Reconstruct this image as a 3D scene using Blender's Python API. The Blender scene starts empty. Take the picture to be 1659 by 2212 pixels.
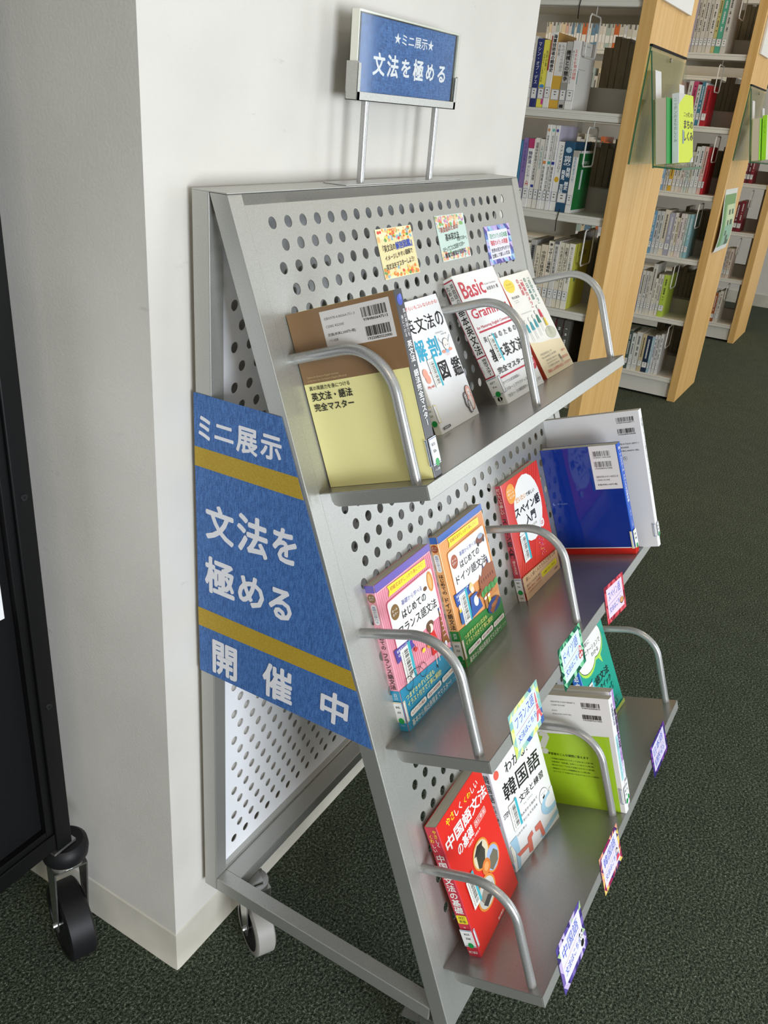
import bpy, bmesh, math, random
from mathutils import Matrix, Vector
C = bpy.context.scene.collection
R = math.radians

# ------------------------------------------------------------------ camera
cam = bpy.data.objects.new('camera', bpy.data.cameras.new('camera')); C.objects.link(cam)
cam.location = (-0.7387, -0.6768, 1.3175)
cam.matrix_world = (Matrix.Translation(cam.location) @ Matrix.Rotation(R(-61.4317), 4, 'Z')
                    @ Matrix.Rotation(R(64.2966), 4, 'X') @ Matrix.Rotation(R(4.9981), 4, 'Z'))
cam.data.sensor_fit = 'VERTICAL'; cam.data.sensor_height = 36
cam.data.lens = 1810.8 / 2212 * 36
cam.data.clip_start = 0.05; cam.data.clip_end = 60
bpy.context.scene.camera = cam
# ------------------------------------------------------------------ light
w = bpy.data.worlds.new('world'); bpy.context.scene.world = w; w.use_nodes = True
w.node_tree.nodes['Background'].inputs[0].default_value = (0.80, 0.88, 1.0, 1)
w.node_tree.nodes['Background'].inputs[1].default_value = 1.0
def area(name, loc, rot, sx, sy, power, col):
    d = bpy.data.lights.new(name, 'AREA'); d.shape = 'RECTANGLE'; d.size = sx; d.size_y = sy
    d.energy = power; d.color = col
    o = bpy.data.objects.new(name, d); o.location = loc; o.rotation_euler = rot; C.objects.link(o); return o
area('window_light', (-1.7, -3.95, 0.75), (R(72), 0, R(-6)), 1.7, 1.8, 190, (0.87, 0.93, 1.0))
area('window_light', (1.9, -3.95, 1.15), (R(88), 0, 0), 1.3, 2.1, 32, (0.88, 0.94, 1.0))
area('window_light', (5.6, -3.95, 1.15), (R(90), 0, 0), 2.0, 2.1, 60, (0.9, 0.95, 1.0))
for lx, ly, pw in ((-2.2, -1.5, 17), (0.6, -1.9, 2.5), (3.1, -1.2, 11), (5.6, -1.2, 11), (3.1, 1.4, 11), (5.0, 1.4, 11)):
    area('ceiling_lamp_light', (lx, ly, 2.66), (0, 0, 0), 1.2, 0.25, pw, (1.0, 0.78, 0.52))
vs = bpy.context.scene.view_settings
vs.view_transform = 'Standard'; vs.look = 'None'; vs.gamma = 1.0; vs.use_curve_mapping = False
vs.exposure = 0.07

# ------------------------------------------------------------------ materials
def lin(c):
    if isinstance(c, str):
        c = [int(c[i:i + 2], 16) for i in (0, 2, 4)]
        c = [((x / 255 + .055) / 1.055) ** 2.4 if x > 10 else x / 255 / 12.92 for x in c]
    return (c[0], c[1], c[2], 1)
MC = {}
def mat(name, col, rough=.5, metal=0.0, spec=.5, coat=0.0):
    key = (name, col, rough, metal)
    if key in MC: return MC[key]
    m = bpy.data.materials.new(name); m.use_nodes = True
    b = m.node_tree.nodes['Principled BSDF']
    b.inputs['Base Color'].default_value = lin(col); b.inputs['Roughness'].default_value = rough
    b.inputs['Metallic'].default_value = metal; b.inputs['Specular IOR Level'].default_value = spec
    b.inputs['Coat Weight'].default_value = coat; b.inputs['Coat Roughness'].default_value = .12
    MC[key] = m; return m
def noisy(m, scale, c0, c1, bump=0.0, detail=4, stretch=(1, 1, 1), bscale=None, dist=.002, lo=.35, hi=.65):
    nt = m.node_tree; b = nt.nodes['Principled BSDF']; N = nt.nodes.new; L = nt.links.new
    tc = N('ShaderNodeTexCoord'); mp = N('ShaderNodeMapping'); mp.inputs['Scale'].default_value = stretch
    no = N('ShaderNodeTexNoise'); no.inputs['Scale'].default_value = scale; no.inputs['Detail'].default_value = detail
    cr = N('ShaderNodeValToRGB'); cr.color_ramp.elements[0].color = lin(c0); cr.color_ramp.elements[1].color = lin(c1)
    cr.color_ramp.elements[0].position = lo; cr.color_ramp.elements[1].position = hi
    L(tc.outputs['Object'], mp.inputs['Vector']); L(mp.outputs[0], no.inputs['Vector']); L(no.outputs[0], cr.inputs[0]); L(cr.outputs[0], b.inputs['Base Color'])
    if bump:
        bp = N('ShaderNodeBump'); bp.inputs['Strength'].default_value = bump; bp.inputs['Distance'].default_value = dist
        n2 = no
        if bscale:
            n2 = N('ShaderNodeTexNoise'); n2.inputs['Scale'].default_value = bscale; n2.inputs['Detail'].default_value = 3; L(tc.outputs['Object'], n2.inputs['Vector'])
        L(n2.outputs[0], bp.inputs['Height']); L(bp.outputs[0], b.inputs['Normal'])
    return m
SILVER = noisy(mat('silver_paint', 'A8A9A9', .40, .68), 900, 'B2B2AD', 'C2C2BC', .06, 2, dist=.0004)
LEDGE = noisy(mat('ledge_paint', 'A09F9D', .3, .7), 900, '9A9998', 'A5A4A2', .05, 2, dist=.0004)
STEEL = mat('bright_steel', 'C4C4C2', .22, .9)
TUBE = noisy(mat('silver_tube', 'B0B0AE', .3, .55), 900, 'A8A8A6', 'BCBCBA', .05, 2, dist=.0004)
WALLM = noisy(mat('wall_paint', 'D4D0C8', .75), 6, 'D2CEC6', 'D8D4CC', .18, 3, bscale=260, dist=.0015)
BASEM = noisy(mat('vinyl_baseboard', 'C9C4B6', .5), 9, 'BEB9AB', 'CFCABD', .05, 4, dist=.001)
BLACKM = mat('black_paint', '0C0C0D', .4, 0, .25)
BLACKP = noisy(mat('black_panel', '08080A', .7, 0, .2), 500, '060607', '0D0D0F', .1, 2, dist=.0005)
RUBBER = mat('black_rubber', '161618', .5, 0, .3)
GREYRUB = mat('grey_rubber', '9B9892', .5)
PAGES = noisy(mat('page_edges', 'CFC8B6', .8), 40, 'C2BBA8', 'D6D0BF', .3, 2, (1, 60, 1), dist=.0005)
PAGESD = noisy(mat('shaded_page_edges', 'A79F88', .85), 30, '8F866F', 'ADA58F', .3, 2, (1, 60, 1), dist=.0005)  # darker copy of the cream page edges, far-side shade put into the colour
WHITESH = mat('white_shelf_steel', 'DDDACF', .4)
GREYSH = mat('grey_back_steel', 'B5B2A8', .5)
WOOD = noisy(mat('maple_laminate', 'D8AC68', .42), 9, 'D3A55E', 'DFB674', .03, 6, (6, 6, .25), dist=.0005)
WIRE = mat('white_wire', 'E6E4DC', .35)
def carpet():
    m = mat('green_carpet', '2A332E', .95, 0, .15); nt = m.node_tree; b = nt.nodes['Principled BSDF']; N = nt.nodes.new; L = nt.links.new
    tc = N('ShaderNodeTexCoord')
    n1 = N('ShaderNodeTexNoise'); n1.inputs['Scale'].default_value = 210; n1.inputs['Detail'].default_value = 3
    n2 = N('ShaderNodeTexNoise'); n2.inputs['Scale'].default_value = 520; n2.inputs['Detail'].default_value = 1
    n3 = N('ShaderNodeTexNoise'); n3.inputs['Scale'].default_value = 14; n3.inputs['Detail'].default_value = 3
    for n in (n1, n2, n3): L(tc.outputs['Object'], n.inputs['Vector'])
    cr = N('ShaderNodeValToRGB'); e = cr.color_ramp.elements
    e[0].position = .36; e[0].color = lin('0E100C'); e[1].position = .74; e[1].color = lin('C4CAB2')
    x = e.new(.5); x.color = lin('444C3E'); x = e.new(.6); x.color = lin('6C7866')
    mx = N('ShaderNodeMixRGB'); mx.blend_type = 'MIX'; mx.inputs[0].default_value = .45
    L(n1.outputs[0], mx.inputs[1]); L(n2.outputs[0], mx.inputs[2]); L(mx.outputs[0], cr.inputs[0])
    m3 = N('ShaderNodeMixRGB'); m3.blend_type = 'MULTIPLY'; m3.inputs[0].default_value = .35
    L(cr.outputs[0], m3.inputs[1]); L(n3.outputs[0], m3.inputs[2]); L(m3.outputs[0], b.inputs['Base Color'])
    bp = N('ShaderNodeBump'); bp.inputs['Strength'].default_value = .9; bp.inputs['Distance'].default_value = .004
    L(n1.outputs[0], bp.inputs['Height']); L(bp.outputs[0], b.inputs['Normal']); return m
CARPET = carpet()
def clear(name, tint, rough=.02, gl=.12):
    m = bpy.data.materials.new(name); m.use_nodes = True; nt = m.node_tree; nt.nodes.clear(); N = nt.nodes.new; L = nt.links.new
    o = N('ShaderNodeOutputMaterial'); mx = N('ShaderNodeMixShader'); t = N('ShaderNodeBsdfTransparent'); g = N('ShaderNodeBsdfGlossy')
    fr = N('ShaderNodeLayerWeight'); pw = N('ShaderNodeMath'); pw.operation = 'POWER'; pw.inputs[1].default_value = 4; L(fr.outputs['Facing'], pw.inputs[0])
    ad = N('ShaderNodeMath'); ad.operation = 'MULTIPLY_ADD'; ad.inputs[1].default_value = .6; ad.inputs[2].default_value = gl * .35; ad.use_clamp = True
    t.inputs[0].default_value = lin(tint); g.inputs['Roughness'].default_value = rough
    L(pw.outputs[0], ad.inputs[0]); L(ad.outputs[0], mx.inputs[0]); L(t.outputs[0], mx.inputs[1]); L(g.outputs[0], mx.inputs[2]); L(mx.outputs[0], o.inputs[0]); return m
ACRYL = clear('clear_acrylic', (.96, .97, .96), .06, .02); GLASS = clear('green_tinted_acrylic', (.925, .955, .88), .05, .10)
EDGE = mat('green_pane_edge', '2F6B4E', .2); AEDGE = mat('acrylic_edge', 'E4E3D6', .15)

# ------------------------------------------------------------------ mesh helpers
class MB:
    def __init__(s): s.v = []; s.f = []; s.m = []; s.mats = []
    def mi(s, m):
        if m not in s.mats: s.mats.append(m)
        return s.mats.index(m)
    def add(s, vs, fs, m, M=None):
        o = len(s.v); s.v += [tuple(M @ Vector(p)) if M else tuple(p) for p in vs]
        i = s.mi(m); s.f += [tuple(a + o for a in f) for f in fs]; s.m += [i] * len(fs); return s
    def box(s, a, b, m, M=None):
        x0, y0, z0 = [min(a[i], b[i]) for i in range(3)]; x1, y1, z1 = [max(a[i], b[i]) for i in range(3)]
        return s.add([(x0, y0, z0), (x1, y0, z0), (x1, y1, z0), (x0, y1, z0), (x0, y0, z1), (x1, y0, z1), (x1, y1, z1), (x0, y1, z1)],
                     [(0, 3, 2, 1), (4, 5, 6, 7), (0, 1, 5, 4), (1, 2, 6, 5), (2, 3, 7, 6), (3, 0, 4, 7)], m, M)
    def prism(s, poly, lo, hi, m, f, M=None):            # f(a, b, t) -> xyz
        n = len(poly); vs = [f(a, b, lo) for a, b in poly] + [f(a, b, hi) for a, b in poly]
        return s.add(vs, [tuple(range(n))[::-1], tuple(range(n, 2 * n))] + [(i, (i + 1) % n, n + (i + 1) % n, n + i) for i in range(n)], m, M)
    def tube(s, pts, r, m, seg=16, cap=True, M=None):
        pts = [Vector(p) for p in pts]; vs = []; fs = []; up = None
        for i, p in enumerate(pts):
            t = (pts[min(i + 1, len(pts) - 1)] - pts[max(i - 1, 0)]).normalized()
            if up is None: up = t.orthogonal().normalized()
            up = (up - t * up.dot(t)).normalized(); q = t.cross(up); rr = r[i] if isinstance(r, (list, tuple)) else r
            vs += [p + (up * math.cos(2 * math.pi * k / seg) + q * math.sin(2 * math.pi * k / seg)) * rr for k in range(seg)]
        for i in range(len(pts) - 1):
            for k in range(seg):
                a = i * seg + k; b = i * seg + (k + 1) % seg; fs.append((a, b, b + seg, a + seg))
        if cap: fs += [tuple(range(seg))[::-1], tuple(range((len(pts) - 1) * seg, len(pts) * seg))]
        return s.add(vs, fs, m, M)
    def build(s, name, parent=None, smooth=False, bevel=0, mw=None):
        me = bpy.data.meshes.new(name); me.from_pydata(s.v, [], s.f)
        for m in s.mats: me.materials.append(m)
        me.polygons.foreach_set('material_index', s.m)
        if smooth:
            me.polygons.foreach_set('use_smooth', [True] * len(s.f)); me.set_sharp_from_angle(angle=R(40))
        me.update(); o = bpy.data.objects.new(name, me); C.objects.link(o)
        if parent: o.parent = parent
        if mw is not None: o.matrix_world = mw
        if bevel:
            b = o.modifiers.new('bevel', 'BEVEL'); b.width = bevel; b.segments = 2; b.limit_method = 'ANGLE'; b.angle_limit = R(40)
        return o
def tag(o, label=None, cat=None, group=None, kind=None):
    if label: o['label'] = label
    if cat: o['category'] = cat
    if group: o['group'] = group
    if kind: o['kind'] = kind
    return o
def empty(name, M, label, cat, group=None):
    o = bpy.data.objects.new(name, None); C.objects.link(o); o.matrix_world = M; o.empty_display_size = .02
    return tag(o, label, cat, group)
def struct(mb, name): return tag(mb.build(name), kind='structure')
GL = {}
def glyph(s, bold=0.0):
    k = (s, bold)
    if k not in GL:
        c = bpy.data.curves.new('t', 'FONT'); c.body = s; c.size = 1; c.resolution_u = 2; c.fill_mode = 'FRONT'
        o = bpy.data.objects.new('t', c); m = bpy.data.meshes.new_from_object(o)
        V = [(v.co.x, v.co.y) for v in m.vertices]; F = [tuple(p.vertices) for p in m.polygons]
        if bold:                                         # heavier, rounder strokes: the outline stamped round a small circle
            nb = 4 if bold < .02 else 7; V0, F0, q = V, F, len(V); V = []; F = []
            for i in range(nb):                          # each stamp a few microns higher, so that none are coplanar
                dx, dy = bold * math.cos(6.283 * (i + .5) / nb), bold * math.sin(6.283 * (i + .5) / nb)
                V += [(x + dx, y + dy) for x, y in V0]; F += [tuple(a + i * q for a in f) for f in F0]
        GL[k] = (V, F)
        bpy.data.meshes.remove(m); bpy.data.objects.remove(o); bpy.data.curves.remove(c)
    return GL[k]
def M4(O, ex, ey, ez):
    return Matrix(((ex[0], ey[0], ez[0], O[0]), (ex[1], ey[1], ez[1], O[1]), (ex[2], ey[2], ez[2], O[2]), (0, 0, 0, 1)))

class Ink:
    """flat print on a face; coordinates are fractions, x from left, y from the TOP"""
    def __init__(s, F, w, h, step=.00003, base=.00015):
        s.F = F; s.w = w; s.h = h; s.mb = MB(); s.l = base; s.st = step
    def _m(s, c): return c if not isinstance(c, str) else mat('print_' + c, c, s.gloss if hasattr(s, 'gloss') else .38)
    def put(s, pts, fs, c):
        s.l += s.st
        s.mb.add([s.F @ Vector((min(max(x, -.002), 1.001) * s.w, (1 - min(max(y, -.002), 1.001)) * s.h, s.l)) for x, y in pts], fs, s._m(c)); return s
    def stamps(s, pts, fs, c, bold):
        if not bold: return s.put(pts, fs, c)
        nb = 4 if bold < .02 else 7; q = len(pts) // nb; k = len(fs) // nb
        for i in range(nb): s.put(pts[i * q:(i + 1) * q], [tuple(a - i * q for a in f) for f in fs[i * k:(i + 1) * k]], c); s.l -= s.st - .000006
        s.l += s.st; return s
    def poly(s, pts, c):
        a = sum(pts[i][0] * pts[(i + 1) % len(pts)][1] - pts[(i + 1) % len(pts)][0] * pts[i][1] for i in range(len(pts)))
        if a > 0: pts = pts[::-1]
        return s.put(pts, [tuple(range(len(pts)))], c)
    def rect(s, x0, y0, x1, y1, c): return s.poly([(x0, y0), (x0, y1), (x1, y1), (x1, y0)], c)
    def ell(s, cx, cy, rx, c, ry=None, n=20, a0=0, a1=360):
        ry = ry if ry is not None else rx * s.w / s.h
        k = [R(a0 + (a1 - a0) * i / n) for i in range(n + (a1 - a0 < 360))]
        return s.poly([(cx + rx * math.cos(a), cy + ry * math.sin(a)) for a in k], c)
    def ring(s, cx, cy, r, t, c, n=22):
        return s.line([(cx + r * math.cos(2 * math.pi * i / n), cy + r * s.w / s.h * math.sin(2 * math.pi * i / n)) for i in range(n + 1)], t, c)
    def rrect(s, x0, y0, x1, y1, r, c):
        rx = r / s.w; ry = r / s.h; p = []
        for cx, cy, a in ((x1 - rx, y1 - ry, 0), (x0 + rx, y1 - ry, 90), (x0 + rx, y0 + ry, 180), (x1 - rx, y0 + ry, 270)):
            p += [(cx + rx * math.cos(R(a + t)), cy + ry * math.sin(R(a + t))) for t in (0, 30, 60, 90)]
        return s.poly(p, c)
    def line(s, p, t, c):                                  # polyline, t in metres
        for (x0, y0), (x1, y1) in zip(p, p[1:]):
            dx = (x1 - x0) * s.w; dy = (y1 - y0) * s.h; L = math.hypot(dx, dy) or 1
            nx = -dy / L * t / 2 / s.w; ny = dx / L * t / 2 / s.h
            s.poly([(x0 + nx, y0 + ny), (x1 + nx, y1 + ny), (x1 - nx, y1 - ny), (x0 - nx, y0 - ny)], c); s.l -= s.st
        s.l += s.st; return s
    def text(s, t, x0, y0, x1, y1, c, bold=.0, rot=0, skew=0):
        vs, fs = glyph(t, bold)
        if not vs: return s
        a0 = min(p[0] for p in vs); a1 = max(p[0] for p in vs); b0 = min(p[1] for p in vs); b1 = max(p[1] for p in vs)
        W = (x1 - x0) * s.w; H = (y1 - y0) * s.h; cx = (x0 + x1) / 2 * s.w; cy = (y0 + y1) / 2 * s.h; cr, sr = math.cos(R(rot)), math.sin(R(rot)); out = []
        for x, y in vs:
            u = ((x - a0) / (a1 - a0 + 1e-9) - .5) * W; v = ((b1 - y) / (b1 - b0 + 1e-9) - .5) * H; u += -v * skew
            out.append(((cx + u * cr + v * sr) / s.w, (cy - u * sr + v * cr) / s.h))
        return s.stamps(out, fs, c, bold)
    def vtext(s, t, x0, y0, x1, y1, c, bold=.0):
        n = len(t); ch = (y1 - y0) / n; l0 = s.l
        for i, g in enumerate(t):
            if g == ' ': continue
            vs, fs = glyph(g, bold); cw = (x1 - x0) * s.w; H = ch * s.h; cy = y0 + ch * (i + .5); cx = (x0 + x1) / 2; out = []
            for x, y in vs:
                u, v = (x - .5), (.38 - y)
                if g in 'ー～()（）「」': u, v = -v, u
                out.append((cx + u * cw / s.w, cy + v * H / s.h))
            s.l = l0; s.stamps(out, fs, c, bold); l1 = s.l
        s.l = l0 + s.st * 2; return s
    def bars(s, x0, y0, x1, y1, seed=1, c='1A1A1A', n=30, horiz=False):
        rn = random.Random(seed); ws = [rn.choice((1, 1, 2, 3)) for _ in range(2 * n)]; T = sum(ws); p = 0; pts = []; fs = []
        for i, q in enumerate(ws):
            if i % 2 == 0:
                a, b = p / T, (p + q) / T; o = len(pts)
                if horiz: pts += [(x0, y0 + (y1 - y0) * a), (x0, y0 + (y1 - y0) * b), (x1, y0 + (y1 - y0) * b), (x1, y0 + (y1 - y0) * a)]
                else: pts += [(x0 + (x1 - x0) * a, y0), (x0 + (x1 - x0) * a, y1), (x0 + (x1 - x0) * b, y1), (x0 + (x1 - x0) * b, y0)]
                fs.append((o, o + 1, o + 2, o + 3))
            p += q
        return s.put(pts, fs, c)
    def build(s, name, parent): return s.mb.build(name, parent)

# ------------------------------------------------------------------ a book
def book(M, w, h, t, sp, front, spine, label, cat='book', group=None, pages=PAGES, name='book', gloss=.3, parts=True, step=.00003):
    """local: x right, y back, z up; the face at y=0 looks to -y; the spine is at x=0 ('L') or x=w ('R')"""
    root = empty(name, M, label, cat, group); c = .0007; r = min(.0016, t * .3)
    fm = mat('cover_' + front, front, gloss); sm = mat('cover_' + spine, spine, gloss)
    def prof(rr, off):
        p = [(w, off), (rr + off, off)] + [(rr + off - rr * math.sin(R(a)), rr + off - rr * math.cos(R(a))) for a in (30, 60, 90)]
        return p + [(off, t - rr - off)] + [(rr + off - rr * math.cos(R(a)), t - rr - off + rr * math.sin(R(a))) for a in (30, 60, 90)] + [(w, t - off)]
    fl = (lambda x: x) if sp == 'L' else (lambda x: w - x)
    po = prof(r, 0); pi = prof(max(r - c, .0003), c); n = len(po); vs = []; fs = []; ms = []
    for z in (0, h): vs += [(fl(a), b, z) for a, b in po] + [(fl(a), b, z) for a, b in pi]
    mb = MB()
    for i in range(n - 1):
        A = [(i, i + 1, 2 * n + i + 1, 2 * n + i), (n + i + 1, n + i, 3 * n + i, 3 * n + i + 1), (i + 1, i, n + i, n + i + 1), (2 * n + i, 2 * n + i + 1, 3 * n + i + 1, 3 * n + i)]
        if sp == 'R': A = [q[::-1] for q in A]
        for q in A: fs.append(q); ms.append(sm if 1 <= i < n - 2 else fm)
    for q in ((0, 2 * n, 3 * n, n), (n - 1, 2 * n - 1, 4 * n - 1, 3 * n - 1)): fs.append(q); ms.append(fm)
    mb.v = vs
    for q, m_ in zip(fs, ms): mb.f.append(q); mb.m.append(mb.mi(m_))
    mb.build('cover', root)
    pg = MB().box((fl(c * 1.3), c, .0006), (fl(w - .0008), t - c, h - .0006), pages); pg.build('page_block', root)
    FF = M4((0, 0, 0), (1, 0, 0), (0, 0, 1), (0, -1, 0))
    FS = M4((0, t, 0), (0, -1, 0), (0, 0, 1), (-1, 0, 0)) if sp == 'L' else M4((w, 0, 0), (0, 1, 0), (0, 0, 1), (1, 0, 0))
    fi = Ink(FF, w, h, step); si = Ink(FS, t, h, step); fi.gloss = si.gloss = gloss
    return root, fi, si
def done(root, fi, si, name='cover_print'):
    if fi.mb.v: fi.build(name, root)
    if si.mb.v: si.build('spine_print', root)
def callnum(root, si, l1, l2, col='24508A', y0=.79, y1=.93, fi=None, sp='L', wrap=.045, dot=True):
    k = Ink(si.F, si.w, si.h, .00003, .0016); k.gloss = .35
    k.rect(.02, y0, .98, y1, 'ECECEA')
    b = .0009; by = b / si.h; bx = b / si.w
    k.rect(.06, y0 + by, .98, y0 + 2 * by, col); k.rect(.06, y1 - 2 * by, .98, y1 - by, col)
    if sp == 'L':
        if fi is None: k.rect(.94 - bx, y0 + by, .94, y1 - by, col)
    else: k.rect(.06, y0 + by, .06 + bx, y1 - by, col)
    if l1: k.text(l1, .28, y0 + (y1 - y0) * .2, .72, y0 + (y1 - y0) * .31, '333333', .02); k.text(l2, .32, y0 + (y1 - y0) * .45, .7, y0 + (y1 - y0) * .56, '333333', .02)
    if dot: k.ell(.55, y1 - .012, .0045 / si.w, '17994A')
    o = k.build('call_number_label', root)
    if fi is not None:
        k = Ink(fi.F, fi.w, fi.h, .00003, .0016); x0, x1 = (0, wrap) if sp == 'L' else (1 - wrap, 1)
        k.rect(x0, y0, x1, y1, 'ECECEA'); bx = b / fi.w
        xx = (x1 - bx * 1.8) if sp == 'L' else x0 + bx
        k.rect(x0, y0 + by, x1 - bx, y0 + 2 * by, col); k.rect(x0, y1 - 2 * by, x1 - bx, y1 - by, col); k.rect(xx, y0 + by, xx + bx, y1 - by, col)
        k.build('call_number_label', root)
def sticker(root, fi, x0, y0, x1, y1, seed=3, digits='3000047500883'):
    """vertical library barcode with a cyan edge"""
    k = Ink(fi.F, fi.w, fi.h, .00003, .0018); k.gloss = .3
    k.rect(x0, y0, x1, y1, 'F1F0EA'); d = x1 - x0
    k.rect(x1 - d * .24, y0 - .012, x1, y1 + .004, '3FB4C4')
    k.bars(x0 + d * .34, y0 + .02, x0 + d * .7, y1 - .02, seed, n=26, horiz=True)
    k.text(digits, x0 + d * .2 - (y1 - y0) * .42 * fi.h / fi.w, (y0 + y1) / 2 - .006, x0 + d * .2 + (y1 - y0) * .42 * fi.h / fi.w, (y0 + y1) / 2 + .006, '333333', 0, -90)
    k.build('barcode_sticker', root)
def isbn(i, x0, y0, x1, y1, seed, digits, n=26):
    i.bars(x0, y0, x1, y0 + (y1 - y0) * .72, seed, n=n); i.text(digits, x0 + .005, y0 + (y1 - y0) * .8, x1, y1, '222222', .01)

# ------------------------------------------------------------------ the room
struct(MB().box((-5, -4, -.05), (7.4, 4.5, 0), CARPET), 'floor')
CEIL = mat('ceiling_paint', 'EDEBE6', .8)
struct(MB().box((-5, -4, 2.7), (7.4, 4.5, 2.75), CEIL), 'ceiling')
struct(MB().box((7.4, -4, 0), (7.5, 4.5, 2.7), WALLM), 'wall_far')
struct(MB().box((-5.1, -4, 0), (-5, 4.5, 2.7), WALLM), 'wall_near')
struct(MB().box((-5, 4.5, 0), (7.4, 4.6, 2.7), WALLM), 'wall_left')
mb = MB(); xs = [-5, -2.6, -0.8, 1.2, 2.6, 4.5, 6.7, 7.4]
for i in range(0, 7, 2): mb.box((xs[i], -4.1, 0), (xs[i + 1], -4, 2.7), WALLM)
for i in range(1, 7, 2): mb.box((xs[i], -4.1, 0), (xs[i + 1], -4, .1), WALLM).box((xs[i], -4.1, 2.5), (xs[i + 1], -4, 2.7), WALLM)
struct(mb, 'wall_right')
for i in range(1, 7, 2):
    mb = MB(); x0, x1 = xs[i], xs[i + 1]; WF = mat('window_frame', 'C9C9C6', .4)
    for a in (x0, (x0 + x1) / 2 - .02, x1 - .04): mb.box((a, -4.08, .1), (a + .04, -4.02, 2.5), WF)
    mb.box((x0, -4.08, .1), (x1, -4.02, .14), WF).box((x0, -4.08, 2.46), (x1, -4.02, 2.5), WF)
    struct(mb, 'window_%d' % ((i + 1) // 2))
# the square pillar the rack stands against
PX0, PX1, PY = -.0605, .9535, .010
def smudged():
    m = WALLM.copy(); m.name = 'smudged_pillar_paint'; nt = m.node_tree; b = nt.nodes['Principled BSDF']; N = nt.nodes.new; L = nt.links.new
    src = b.inputs['Base Color'].links[0].from_socket; tc = N('ShaderNodeTexCoord'); mp = N('ShaderNodeMapping'); mp.inputs['Scale'].default_value = (1, 1, 2.6); mp.inputs['Rotation'].default_value = (.5, .3, 0)
    no = N('ShaderNodeTexNoise'); no.inputs['Scale'].default_value = 7; no.inputs['Detail'].default_value = 8; no.inputs['Roughness'].default_value = .7
    cr = N('ShaderNodeValToRGB'); e = cr.color_ramp.elements; e[0].position = .64; e[0].color = (1, 1, 1, 1); e[1].position = .72; e[1].color = (.72, .71, .70, 1)
    mx = N('ShaderNodeMixRGB'); mx.blend_type = 'MULTIPLY'; mx.inputs[0].default_value = .8
    L(tc.outputs['Object'], mp.inputs[0]); L(mp.outputs[0], no.inputs['Vector']); L(no.outputs[0], cr.inputs[0]); L(src, mx.inputs[1]); L(cr.outputs[0], mx.inputs[2]); L(mx.outputs[0], b.inputs['Base Color']); return m
struct(MB().box((PX0, PY, 0), (PX1, 1.25, 2.7), smudged()), 'wall_pillar')
def baseboard(name, pts, h=.0755, t=.0022):
    """vinyl skirting wrapped round a corner with a flared foot"""
    mb = MB(); prof = [(0, h), (t, h - .002), (t, .012), (t + .004, .004), (t + .0055, 0)]
    rows = []
    for p, n in pts: rows.append([(p[0] + n[0] * o, p[1] + n[1] * o, z) for o, z in prof])
    k = len(prof); vs = [q for r_ in rows for q in r_]; fs = []
    for i in range(len(rows) - 1):
        for j in range(k - 1): fs.append((i * k + j, i * k + j + 1, (i + 1) * k + j + 1, (i + 1) * k + j))
    mb.add(vs, fs, BASEM); o = mb.build(name, smooth=True); tag(o, kind='structure')
baseboard('baseboard_pillar', [((PX0, 1.25), (-1, 0)), ((PX0, PY + .002), (-1, 0)), ((PX0 + .0006, PY + .0006), (-.95, -.95)), ((PX0 + .002, PY), (0, -1)), ((PX1, PY), (0, -1))])
struct(MB().box((7.385, -4, 0), (7.399, 4.5, .1), BASEM), 'baseboard_far')

# ------------------------------------------------------------------ rack frame of reference
TH = .35841; H = 1.2204; W = .8086; TY = .0509; BW = .0241; ZB = .1433; QB = .0251; PB = .0245
u = Vector((0, -math.sin(TH), -math.cos(TH))); n_ = Vector((0, -math.cos(TH), math.sin(TH))); X_ = Vector((1, 0, 0))
T0 = Vector((0, -TY, H)); PANEL = -.0026
def P(a, s, n): return T0 + X_ * a + u * s + n_ * n
S1, S2, S3, DS, LIP = .3467, .6986, 1.0575, .1491, .0181
rack = empty('display_rack', Matrix.Translation((W / 2, -.2, 0)), 'silver metal A-shaped display rack with perforated panels and three ledges against the white pillar', 'display rack')
RM = rack.matrix_world.copy()
def part(mb, name, parent=None, **k):
    o = mb.build(name, **k); o.parent = parent or rack
    o.matrix_parent_inverse = (parent or rack).matrix_world.inverted(); return o
SE = (H - ZB) / math.cos(TH)
yb = -TY - (H - ZB) * math.tan(TH)
for x0 in (0, W - BW):
    f = lambda a, b, t, x0=x0: (x0 + t, a, b)
    ra = .0248 / math.cos(TH)
    part(MB().prism([(0, ZB), (0, H), (-PB, H), (-PB, ZB + QB), (-PB, ZB)][::-1], 0, BW, SILVER, f), 'back_post', bevel=.0012)
    yt = -TY + ra; sl = [(-TY, H), (yb, ZB), (yb + ra, ZB), (-PB - .0005, H - (PB - ra - 0 + 0) * 0 - max(0, (-PB - .0005 + TY - ra)) / math.tan(TH) if False else H), ]
    sl = [(-TY, H - .0005), (yb, ZB), (yb + ra, ZB), (yt - .0008, H - .0005)]
    part(MB().prism(sl, 0, BW, SILVER, f), 'slanted_post', bevel=.0012)
    part(MB().box((x0 + .0002, -PB - .0002, ZB), (x0 + BW - .0002, yb + ra + QB * math.tan(TH), ZB + QB), SILVER), 'side_rail', bevel=.0012)
part(MB().box((BW, -.056, ZB + .0005), (W - BW, -.0245, ZB + QB - .0005), SILVER).box((BW, -.0243, ZB + .01), (W - BW, -.004, ZB + QB + .004), SILVER), 'back_rail', bevel=.001)
part(MB().box((.0, -TY + .0008, H - .0002), (W, 0, H + .0012), SILVER), 'top_cap', bevel=.0004)

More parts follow.
